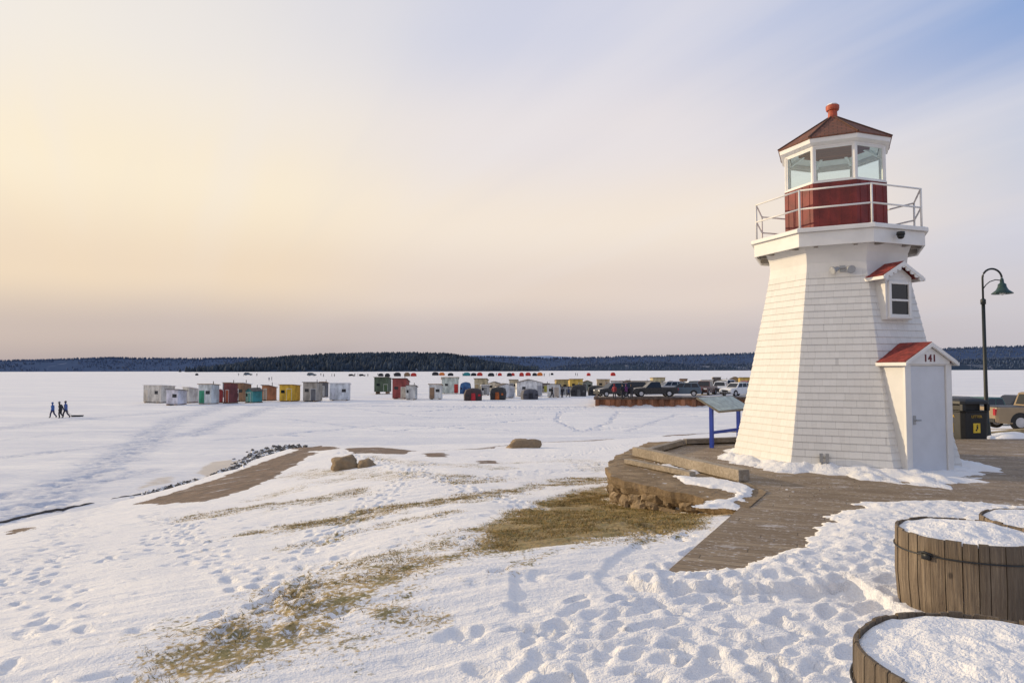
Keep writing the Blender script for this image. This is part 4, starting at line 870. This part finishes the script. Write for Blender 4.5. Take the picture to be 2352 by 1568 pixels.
S=[
(323,388,885,925,(.60,.57,.52),'shed',(.5,.45,.38),-12,"cream panelled fishing shack with brown flat roof"),
(376,419,896,930,(.66,.64,.70),'shed',(.6,.58,.64),-12,"pale lilac tarpaulin covered fishing shelter"),
(415,448,888,925,(.62,.60,.55),'shed',(.45,.16,.04),-20,"white fishing shack with orange door"),
(450,494,885,928,(.64,.66,.64),'shed',(.05,.28,.16),-15,"white fishing shack with green and red trim"),
(494,509,895,925,(.38,.035,.04),'shed',(.3,.03,.03),-15,"narrow bright red fishing shack"),
(510,540,882,926,(.17,.03,.03),'shed',(.4,.1,.05),-12,"dark red fishing shack with wooden side"),
(532,570,881,922,(.27,.15,.075),'shed',(.65,.65,.62),-12,"brown wooden fishing shack with white door"),
(508,534,880,912,(.16,.17,.19),'shed',(.3,.3,.3),-12,"dark grey shack tucked behind red one"),
(560,596,892,925,(.03,.22,.22),'gable',(.03,.2,.2),-25,"teal fishing shack with gabled roof"),
(598,630,884,920,(.34,.13,.05),'shed',(.25,.22,.2),-20,"orange brown fishing shack with grey side"),
(637,683,886,922,(.66,.39,.02),'shed',(.6,.36,.02),-10,"bright yellow fishing shack with window"),
(692,735,880,922,(.34,.30,.25),'shed',(.12,.12,.13),-12,"grey and tan fishing shack"),
(733,752,880,912,(.10,.10,.11),'shed',(.3,.3,.3),-12,"dark grey narrow fishing shack"),
(753,800,882,920,(.66,.67,.68),'shed',(.5,.5,.52),12,"white fishing shack with skids and window"),
(857,896,869,905,(.045,.075,.04),'shed',(.05,.09,.04),-8,"dark green raised fishing shack"),
(899,938,869,916,(.25,.035,.03),'shed',(.45,.4,.33),-10,"red fishing shack with cream top"),
(931,957,888,918,(.55,.55,.53),'shed',(.4,.4,.4),-10,"small pale grey fishing shack"),
(984,1015,882,917,(.64,.63,.60),'shed',(.28,.17,.1),-8,"white fishing shack with brown door"),
(1013,1052,866,904,(.52,.56,.50),'shed',(.45,.03,.02),10,"pale green fishing shack with red door"),
(1055,1082,880,904,(.02,.10,.26),'tent',(.02,.05,.15),0,"blue domed ice fishing tent"),
(1089,1121,870,904,(.40,.33,.20),'shed',(.3,.22,.12),0,"tan fishing shack with flat roof"),
(1066,1106,892,920,(.03,.012,.014),'tent',(.4,.02,.03),0,"black pop-up tent with red panel"),
(1104,1124,884,908,(.30,.30,.31),'shed',(.2,.2,.2),0,"small grey shack between the tents"),
(1125,1163,890,918,(.012,.012,.015),'tent',(.35,.09,.02),0,"black pop-up tent with orange mark"),
(1120,1150,878,900,(.55,.48,.36),'gable',(.3,.2,.1),0,"cream fishing shack with brown gable roof"),
(1136,1182,880,914,(.66,.66,.66),'gable',(.4,.4,.42),10,"white gabled fishing shack"),
(1170,1190,874,902,(.45,.38,.25),'shed',(.2,.2,.22),0,"cream shack behind the white gabled ones"),
(1184,1246,872,910,(.68,.68,.68),'gable',(.3,.3,.32),8,"large white gabled fishing shack"),
(1196,1238,893,917,(.06,.06,.08),'tent',(.02,.02,.03),0,"charcoal pop-up fishing tent"),
(1258,1288,884,913,(.62,.62,.60),'shed',(.35,.3,.25),0,"white fishing shack with grey door"),
(1275,1306,872,905,(.36,.27,.10),'shed',(.2,.14,.06),0,"mustard brown fishing shack among tents"),
(1306,1340,873,900,(.50,.33,.05),'shed',(.4,.28,.05),0,"yellow fishing shack beside black tents"),
(1245,1262,880,902,(.15,.12,.10),'shed',(.3,.28,.05),0,"small brown shack between larger ones"),
(1286,1312,888,908,(.30,.31,.33),'shed',(.1,.1,.1),0,"low grey shack beside people"),
(1313,1348,886,910,(.015,.017,.016),'tent',(.1,.1,.1),0,"black barrel shaped fishing tent"),
(1353,1388,885,908,(.012,.012,.014),'tent',(.03,.03,.03),0,"black pop-up fishing tent near wharf"),
(1338,1362,876,899,(.20,.22,.18),'gable',(.1,.1,.1),0,"grey green shack behind black tents"),
(1372,1402,870,898,(.40,.30,.17),'shed',(.25,.15,.08),0,"tan fishing shack near the wharf"),
(1405,1432,874,892,(.35,.36,.38),'shed',(.25,.15,.08),0,"grey fishing shack behind the wharf"),
(1430,1458,872,892,(.16,.09,.05),'gable',(.25,.15,.08),0,"brown fishing shack behind the wharf"),
(1452,1502,874,894,(.40,.34,.26),'shed',(.3,.2,.15),0,"long beige fishing shack behind the wharf"),
(1496,1530,870,892,(.50,.42,.24),'shed',(.3,.25,.15),0,"cream yellow fishing shack behind the wharf"),
(1528,1562,874,893,(.18,.19,.21),'gable',(.3,.3,.3),0,"grey fishing shack behind the wharf"),
(1563,1580,872,892,(.36,.2,.1),'shed',(.3,.3,.3),0,"narrow orange brown shack behind vehicles"),
(1578,1610,873,893,(.13,.17,.13),'gable',(.2,.2,.2),0,"greenish fishing shack behind parked cars"),
(1612,1640,872,893,(.45,.40,.33),'shed',(.3,.3,.3),0,"beige fishing shack behind parked cars"),
(1638,1658,868,892,(.12,.10,.09),'shed',(.3,.3,.3),0,"dark shack behind white car"),
(1655,1682,873,893,(.10,.12,.16),'shed',(.3,.3,.3),0,"slate blue fishing shack behind parked cars"),
(1680,1702,866,890,(.24,.15,.06),'gable',(.2,.1,.05),0,"brown peaked fishing shack behind cars"),
(1700,1730,869,893,(.50,.33,.06),'shed',(.3,.2,.05),0,"yellow ochre fishing shack behind cars"),
]
for a in S: shack(a[0],a[1],a[2],a[3],a[4],a[5],a[6],a[7],a[8] if len(a[8].split())>3 else a[8]+" on ice",leg=.45 if 'raised' in a[8] else .12)
def tiny(px,yb,w,h,c,lab):
    p=gp(px,yb); k=p.y/F; W=w*k; Hh=h*k; q=MB(); bb=W/2; dd=min(bb,1.5)
    q.rings([[(-bb,-dd,-.05),(bb,-dd,-.05),(bb,dd,-.05),(-bb,dd,-.05)],[(-bb*1.05,-dd,Hh*.55),(bb*1.05,-dd,Hh*.55),(bb*1.05,dd,Hh*.55),(-bb*1.05,dd,Hh*.55)],[(-bb*.6,-dd*.5,Hh*.95),(bb*.6,-dd*.5,Hh*.95),(bb*.6,dd*.5,Hh*.95),(-bb*.6,dd*.5,Hh*.95)],[(-bb*.1,0,Hh),(bb*.1,0,Hh),(bb*.1,.1,Hh),(-bb*.1,.1,Hh)]])
    o=q.obj("ice_fishing_tent",hm(c),None,tuple(p)); top(o,lab,"ice fishing tent","distant shelters far out on the ice")
K=(.015,.015,.02);R=(.45,.03,.02);O=(.6,.16,.02);B_=(.03,.08,.2);TL_=(.02,.2,.22);Bw=(.2,.12,.06)
cn={K:"black",R:"red",O:"orange",B_:"blue",TL_:"teal",Bw:"brown"}
for px,yb,w,h,c in [(452,862,5,5,K),(875,864,10,7,K),(890,865,10,8,K),(913,864,14,9,K),(935,864,12,9,Bw),(950,864,12,8,R),(1000,862,14,8,K),(1015,862,12,7,O),(1035,863,12,7,K),
    (1072,863,16,8,TL_),(1088,863,12,7,K),(1102,863,12,8,R),(1128,864,14,8,K),(1148,863,9,7,R),(1170,864,11,8,K),(1178,863,8,7,R),(1198,864,10,9,R),(1213,863,12,8,R),(1228,863,10,7,K),(1240,863,12,8,O),(1352,863,8,7,R),(1408,863,10,8,R),(1268,861,6,5,K)]:
    tiny(px,yb,w,h,c,"small %s fishing tent far out on the ice"%cn[c])
for px,yb,pm,nm in [(570,862,pgry,"blue grey"),(716,863,pgry,"blue grey"),(808,864,pblk,"black"),(832,864,pblk,"black")]:
    p=gp(px,yb); e=vehicle("parked_car",'suv',pm,tuple(p),rad(random.uniform(-10,10)),nm+" car parked far out on the frozen lake","cars out on the ice")
    e.scale=(1.5,1.5,1.5) if px in(570,716) else (1,1,1)
# ------------------------------------------------------------------ people
def person_mesh(pose):
    if pose.startswith('walk'):
        J=dict(pel=(0,0,.92),ch=(.03,0,1.22),nk=(.05,0,1.46),hd=(.07,0,1.60),ht=(.06,0,1.70),
         hl=(0,.10,.88),kl=(.20,.10,.50),al=(.22,.10,.10),tl=(.38,.10,.05),hr=(0,-.10,.88),kr=(-.08,-.10,.48),ar=(-.38,-.10,.16),tr=(-.26,-.11,.05),
         sl=(.04,.19,1.38),el=(-.10,.26,1.12),wl=(.02,.27,.90),fl=(.06,.26,.80),sr=(.04,-.19,1.38),er=(.14,-.26,1.14),wr=(.32,-.24,.98),fr=(.40,-.22,.93))
        if pose=='walk2':
            J.update(kl=(.12,.10,.50),al=(.02,.10,.09),tl=(.16,.10,.05),kr=(.06,-.10,.50),ar=(-.22,-.10,.20),tr=(-.12,-.11,.06),er=(-.06,-.26,1.10),wr=(-.16,-.26,.88),fr=(-.18,-.25,.80),ch=(.07,0,1.21),nk=(.13,0,1.44),hd=(.18,0,1.57),ht=(.18,0,1.67))
    else:
        J=dict(pel=(0,0,.92),ch=(.01,0,1.22),nk=(.02,0,1.46),hd=(.03,0,1.60),ht=(.02,0,1.70),
         hl=(0,.10,.88),kl=(.02,.12,.50),al=(0,.13,.09),tl=(.14,.15,.05),hr=(0,-.10,.88),kr=(.03,-.12,.50),ar=(0,-.13,.09),tr=(.14,-.15,.05),
         sl=(.02,.19,1.38),el=(-.03,.27,1.12),wl=(.05,.27,.90),fl=(.08,.25,.82),sr=(.02,-.19,1.38),er=(-.03,-.27,1.12),wr=(.12,-.22,.95),fr=(.18,-.18,.95))
    Rr=dict(pel=.17,ch=.18,nk=.075,hd=.105,ht=.085,hl=.115,kl=.085,al=.07,tl=.055,hr=.115,kr=.085,ar=.07,tr=.055,sl=.09,el=.065,wl=.055,fl=.05,sr=.09,er=.065,wr=.055,fr=.05)
    E=[('pel','ch'),('ch','nk'),('nk','hd'),('hd','ht'),('pel','hl'),('hl','kl'),('kl','al'),('al','tl'),('pel','hr'),('hr','kr'),('kr','ar'),('ar','tr'),('ch','sl'),('sl','el'),('el','wl'),('wl','fl'),('ch','sr'),('sr','er'),('er','wr'),('wr','fr')]
    ks=list(J); me=bpy.data.meshes.new("p"); me.from_pydata([J[k] for k in ks],[(ks.index(a),ks.index(b_)) for a,b_ in E],[])
    o=bpy.data.objects.new("p",me); coll.objects.link(o); o.modifiers.new("s",'SKIN'); ss=o.modifiers.new("u",'SUBSURF'); ss.levels=1; ss.render_levels=1
    sv=me.skin_vertices[0].data
    for i,k in enumerate(ks): sv[i].radius=(Rr[k],Rr[k]); sv[i].use_root=(k=='pel')
    bpy.context.view_layer.update()
    m2=bpy.data.meshes.new_from_object(o.evaluated_get(bpy.context.evaluated_depsgraph_get())); bpy.data.objects.remove(o)
    zmin=min(v.co.z for v in m2.vertices)
    for v in m2.vertices: v.co.z-=zmin
    hx=J['hd'][0]; idx=[]
    for p in m2.polygons:
        c=p.center; p.use_smooth=True
        if c.z>1.50: i=3 if c.x>hx+.02 else 1
        elif c.z>.84 : i=1
        elif c.z>.14: i=2
        else: i=0
        if c.z<.86 and abs(c.y)>.22: i=0
        idx.append(i)
    return m2,idx,hx
PM={k:person_mesh(k) for k in ('walk','walk2','stand')}
bootm=mat("boot_black",(.02,.02,.02),.8); skin=mat("skin",(.45,.28,.2),.6,.05)
def person(loc,rz,pose,jc,pc_,h,lab,hat=None):
    m2,idx,hx=PM[pose]; me=m2.copy(); me.materials.clear()
    for m_ in (bootm,hm(jc),hm(pc_),skin): me.materials.append(m_)
    me.polygons.foreach_set("material_index",idx)
    o=bpy.data.objects.new("person",me); coll.objects.link(o); o.location=loc; o.rotation_euler=(0,0,rz); f=h/1.77; o.scale=(f,f,f)
    top(o,lab,"person","people out on the ice")
    zt=-.03 if pose=='walk2' else 0
    q=MB(); q.lathe([(.118,1.64+zt),(.122,1.70+zt),(.10,1.77+zt),(.05,1.805+zt),(.01,1.81+zt)],14,c=(hx-.01,0)); q.obj("knitted_hat",hm(hat or jc),o,smooth=True)
    return o
NV=(.03,.05,.14)
person(tuple(gp(121,959)),rad(182),'walk',(.05,.13,.38),(.03,.03,.10),1.5,"person in blue hooded jacket walking across the ice")
person(tuple(gp(139,960)),rad(178),'walk2',(.02,.02,.025),(.02,.02,.03),1.62,"person in black winter clothes walking across ice",(.2,.2,.22))
person(tuple(gp(151,959)),rad(185),'walk',(.06,.11,.30),(.03,.03,.06),1.62,"person in navy jacket walking and pulling a sled",(.05,.05,.08))
ps=gp(178,957); q=MB()
q.rings([[(-.55*f,-.26*f,z),(.5*f,-.26*f,z),(.5*f,.26*f,z),(-.55*f,.26*f,z)] for f,z in ((.8,.0),(1,.16),(.93,.165),(.76,.04))],cap=True); e=empty("sled",tuple(ps)); q.obj("sled_tub",blackm,e); q=MB(); q.tube([(-.5,0,.12),(-.8,.02,.3),(-1.1,.05,.7)],.015,6); q.obj("pull_rope",mat("rope",(.3,.28,.2),.9),e); top(e,"black plastic sled dragged by rope over the ice","sled")
PP=[(1376,930,(.25,.03,.04),ICE),(1383,930,(.03,.03,.05),ICE),(1395,930,(.5,.03,.2),ICE),(1268,913,K,ICE),(1262,912,(.1,.05,.1),ICE),(1291,913,K,ICE),(1305,912,NV,ICE),(545,924,K,ICE),(624,874,K,ICE),(618,875,NV,ICE),(1412,911,(.25,.02,.03),wz),(1430,911,K,wz),(1440,911,(.1,.02,.1),wz),(1452,911,K,wz)]
for i,(px,py,c,z) in enumerate(PP):
    person(tuple(gp(px,py,z)) if z==ICE else tuple(Vector((*gp(px,915,wz)[:2],wz))+Vector((0,.3,0))),random.uniform(0,6.28),'stand' if i%3 else 'walk',c,(.02,.02,.03),1.25 if px==1395 else 1.7,"person in %s jacket standing on the ice"%("dark" if max(c)<.2 else "red" if c[2]<.1 else "pink") if z==ICE else "person standing among the parked cars")
for px in (548,560,737,743,762,768,815,822,845,868,1322,1326,1063,1140,1262,905,1250,590): person(tuple(gp(px,864+random.uniform(-1.5,1))),random.uniform(0,6),'stand',K,K,2.2,"distant person standing far out on the ice")
# ------------------------------------------------------------------ hills and forest
def hill(name,prof,Yd,dep,mt,fmt,lab,tree_h,ntree,seed,lower=.75):
    prof=[(p,rayY(p,q_,Yd)) for p,q_ in prof]; Xp=[v.x for _,v in prof]; Zp=[v.z for _,v in prof]
    n=400; xx=np.linspace(Xp[0],Xp[-1],n); zz=np.interp(xx,Xp,Zp); zz=zz+fbm(xx*.004,xx*0+seed,seed,5)*(zz+3)*.14
    zt=np.maximum(zz-tree_h*lower,ICE+1)
    q=MB(); rg=[]
    for f,g in ((-1,0),(-.72,.30),(-.4,.62),(-.15,.9),(0,1),(.6,.6),(1.2,0)):
        rg.append([(float(x),float(Yd+dep*f),float(ICE-1+(z-ICE+1)*g)) for x,z in zip(xx,zt)])
    q.rings(rg,cap=False,closed=False); o=q.obj(name,mt,smooth=True); top(o,lab,kind="structure")
    if ntree:
        t_=MB()
        for k in range(ntree):
            x=random.uniform(Xp[0],Xp[-1]); f=-random.random()**1.3*.95 if k%3 else random.uniform(-.08,0); z=float(np.interp(x,xx,zt)); g=float(np.interp(f,[-1,-.72,-.4,-.15,0],[0,.3,.62,.9,1])); zb=ICE-1+(z-ICE+1)*g
            if float(fbm(np.array(x*.004),np.array(f*3.),seed+5))>.17 and f<-.2: continue
            hh=tree_h*random.uniform(.55,1.35); rr=hh*random.uniform(.2,.4); y=Yd+dep*f
            m5=5; v=[]
            for (r_,z_) in ((rr,.05),(rr*.8,.40),(rr*.85,.42),(rr*.4,.78)): v+=[(x+r_*math.cos(6.283*i/m5+k),y+r_*math.sin(6.283*i/m5+k),zb+hh*z_) for i in range(m5)]
            v.append((x,y,zb+hh)); fcs=[(j*m5+i,j*m5+(i+1)%m5,(j+1)*m5+(i+1)%m5,(j+1)*m5+i) for j in range(3) for i in range(m5)]+[(3*m5+i,3*m5+(i+1)%m5,4*m5) for i in range(m5)]
            t_.add(v,fcs)
        top(fastobj(t_,"conifer_forest",[fmt]),"dense conifer forest on the "+lab,"forest",kind="stuff")
def hmat(name,c,sn,scale=.01,th=.62):
    m,t,b=nt(name); v=mapping(t,(1,.3,2.5)); n=mrange(t,noise_(t,v,scale,5,.65),th,th+.06); n2=noise_(t,mapping(t),.03,4)
    c_=mixc(t,n2,tuple(x*.75 for x in c),tuple(x*1.25 for x in c)); c_=mixc(t,math_(t,'MULTIPLY',n,.5),c_,sn); t.links.new(c_,b.inputs['Base Color']); b.inputs['Roughness'].default_value=1; b.inputs['Specular IOR Level'].default_value=0; return m
nearh=hmat("headland_ground",(.042,.062,.095),(.35,.36,.42),.012,.60); farh=hmat("far_hill_ground",(.066,.098,.175),(.3,.33,.42),.008,.66); bl_=hmat("hazed_hill_ground",(.20,.27,.42),(.4,.45,.55),.004,.7)  # bluish base colours have the aerial haze painted in
fn=mat("headland_conifer",(.038,.056,.080),1,.35,.02); ff=mat("far_conifer",(.062,.092,.160),1,.25,.01)  # tree colours carry the same painted haze as their hills
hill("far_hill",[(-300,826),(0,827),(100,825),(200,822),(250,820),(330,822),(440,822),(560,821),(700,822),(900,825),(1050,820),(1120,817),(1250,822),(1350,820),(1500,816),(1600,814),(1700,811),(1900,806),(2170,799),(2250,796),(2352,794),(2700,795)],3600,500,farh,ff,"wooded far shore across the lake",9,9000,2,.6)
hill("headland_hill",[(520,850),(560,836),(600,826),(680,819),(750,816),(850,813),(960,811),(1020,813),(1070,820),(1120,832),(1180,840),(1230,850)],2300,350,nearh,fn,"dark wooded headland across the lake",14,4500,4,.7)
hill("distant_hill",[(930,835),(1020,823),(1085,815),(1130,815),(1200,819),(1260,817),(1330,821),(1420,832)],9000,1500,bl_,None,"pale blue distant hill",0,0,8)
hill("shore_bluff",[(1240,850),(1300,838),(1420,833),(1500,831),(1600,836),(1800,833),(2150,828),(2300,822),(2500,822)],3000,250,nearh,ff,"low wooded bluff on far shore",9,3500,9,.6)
# ------------------------------------------------------------------ world and sun
AZ=rad(-68); EL=rad(14)
sd=Vector((math.sin(AZ)*math.cos(EL),math.cos(AZ)*math.cos(EL),math.sin(EL)))
w=bpy.data.worlds.new("World"); scene.world=w; w.use_nodes=True; t=w.node_tree; t.nodes.clear(); out=N(t,'ShaderNodeOutputWorld')
sky=N(t,'ShaderNodeTexSky',sky_type='NISHITA',sun_disc=False,sun_elevation=EL,sun_rotation=AZ)
bg1=N(t,'ShaderNodeBackground'); bg1.inputs[1].default_value=.10; t.links.new(sky.outputs[0],bg1.inputs[0])
tc=N(t,'ShaderNodeTexCoord'); nrm=N(t,'ShaderNodeVectorMath',operation='NORMALIZE'); t.links.new(tc.outputs['Generated'],nrm.inputs[0]); sp=N(t,'ShaderNodeSeparateXYZ'); t.links.new(nrm.outputs[0],sp.inputs[0])
dt=N(t,'ShaderNodeVectorMath',operation='DOT_PRODUCT'); t.links.new(nrm.outputs[0],dt.inputs[0]); dt.inputs[1].default_value=(math.sin(rad(-70)),math.cos(rad(-70)),0)
zz_=math_(t,'ADD',math_(t,'MAXIMUM',sp.outputs[2],0),.12)
cx=math_(t,'DIVIDE',sp.outputs[0],zz_); cy=math_(t,'DIVIDE',sp.outputs[1],zz_); cb=N(t,'ShaderNodeCombineXYZ'); t.links.new(cx,cb.inputs[0]); t.links.new(cy,cb.inputs[1])
def cirrus(azdeg,sx,sy,loc,scale,det,rough):
    m1=N(t,'ShaderNodeMapping'); m1.inputs['Rotation'].default_value=(0,0,-rad(90-azdeg)); t.links.new(cb.outputs[0],m1.inputs[0])
    m2=N(t,'ShaderNodeMapping'); m2.inputs['Scale'].default_value=(sx,sy,1); m2.inputs['Location'].default_value=loc; t.links.new(m1.outputs[0],m2.inputs[0])
    return noise_(t,m2.outputs[0],scale,det,rough)
n1=cirrus(-50,.30,.8,(0,0,0),.55,3,.45)
n2=cirrus(-22,.16,.9,(3,7,0),.9,4,.45)
n3=cirrus(-30,.22,2.0,(1,2,0),1.2,4,.5)
def ramp(fac,stops):
    r=N(t,'ShaderNodeValToRGB'); r.color_ramp.interpolation='EASE'
    el=r.color_ramp.elements
    for i,(p,c) in enumerate(stops):
        e_=el[i] if i<2 else el.new(p)
        e_.position=p; e_.color=(*s2l(*c),1)
    t.links.new(fac,r.inputs[0]); return r.outputs[0]
elv=math_(t,'ADD',sp.outputs[2],math_(t,'MULTIPLY',math_(t,'SUBTRACT',n1,.5),.05))
elv=math_(t,'MAXIMUM',elv,0)
E1=ramp(elv,[(0,(188,180,184)),(.8,(203,205,220)),(.04,(202,191,192)),(.11,(230,214,204)),(.21,(246,232,217)),(.33,(234,227,228)),(.46,(209,212,230))])
E2=ramp(elv,[(0,(172,162,166)),(.8,(224,225,232)),(.05,(202,186,179)),(.13,(242,219,190)),(.26,(255,239,210)),(.42,(247,239,227))])
E3=ramp(elv,[(0,(194,189,197)),(.8,(165,183,215)),(.08,(207,203,210)),(.17,(209,210,223)),(.27,(184,198,225)),(.37,(128,162,215)),(.50,(128,162,215))])
s_=math_(t,'ADD',dt.outputs['Value'],math_(t,'MULTIPLY',math_(t,'SUBTRACT',n2,.5),.55))
f1=mrange(t,s_,-.42,.10); f2=mrange(t,s_,.18,.88)
c=mixc(t,f1,E3,E1); c=mixc(t,f2,c,E2)
hi=mrange(t,sp.outputs[2],.06,.30)
c=mixc(t,math_(t,'MULTIPLY',mrange(t,n3,.45,.74),math_(t,'MULTIPLY',hi,.34)),c,s2l(240,234,234))
c=mixc(t,math_(t,'MULTIPLY',mrange(t,n3,.50,.28),math_(t,'MULTIPLY',hi,.10)),c,s2l(190,198,222))
bg2=N(t,'ShaderNodeBackground'); t.links.new(c,bg2.inputs[0]); bg2.inputs[1].default_value=1.0
mx=N(t,'ShaderNodeMixShader'); mx.inputs[0].default_value=.96; t.links.new(bg1.outputs[0],mx.inputs[1]); t.links.new(bg2.outputs[0],mx.inputs[2]); t.links.new(mx.outputs[0],out.inputs[0])
sl=bpy.data.lights.new("sun",'SUN'); sl.energy=3.3; sl.angle=rad(1.0); sl.color=(1,.79,.51); so=bpy.data.objects.new("sun",sl); coll.objects.link(so)
so.rotation_euler=sd.to_track_quat('Z','Y').to_euler()
scene.view_settings.view_transform='Standard'; scene.view_settings.look='None'; scene.view_settings.exposure=0
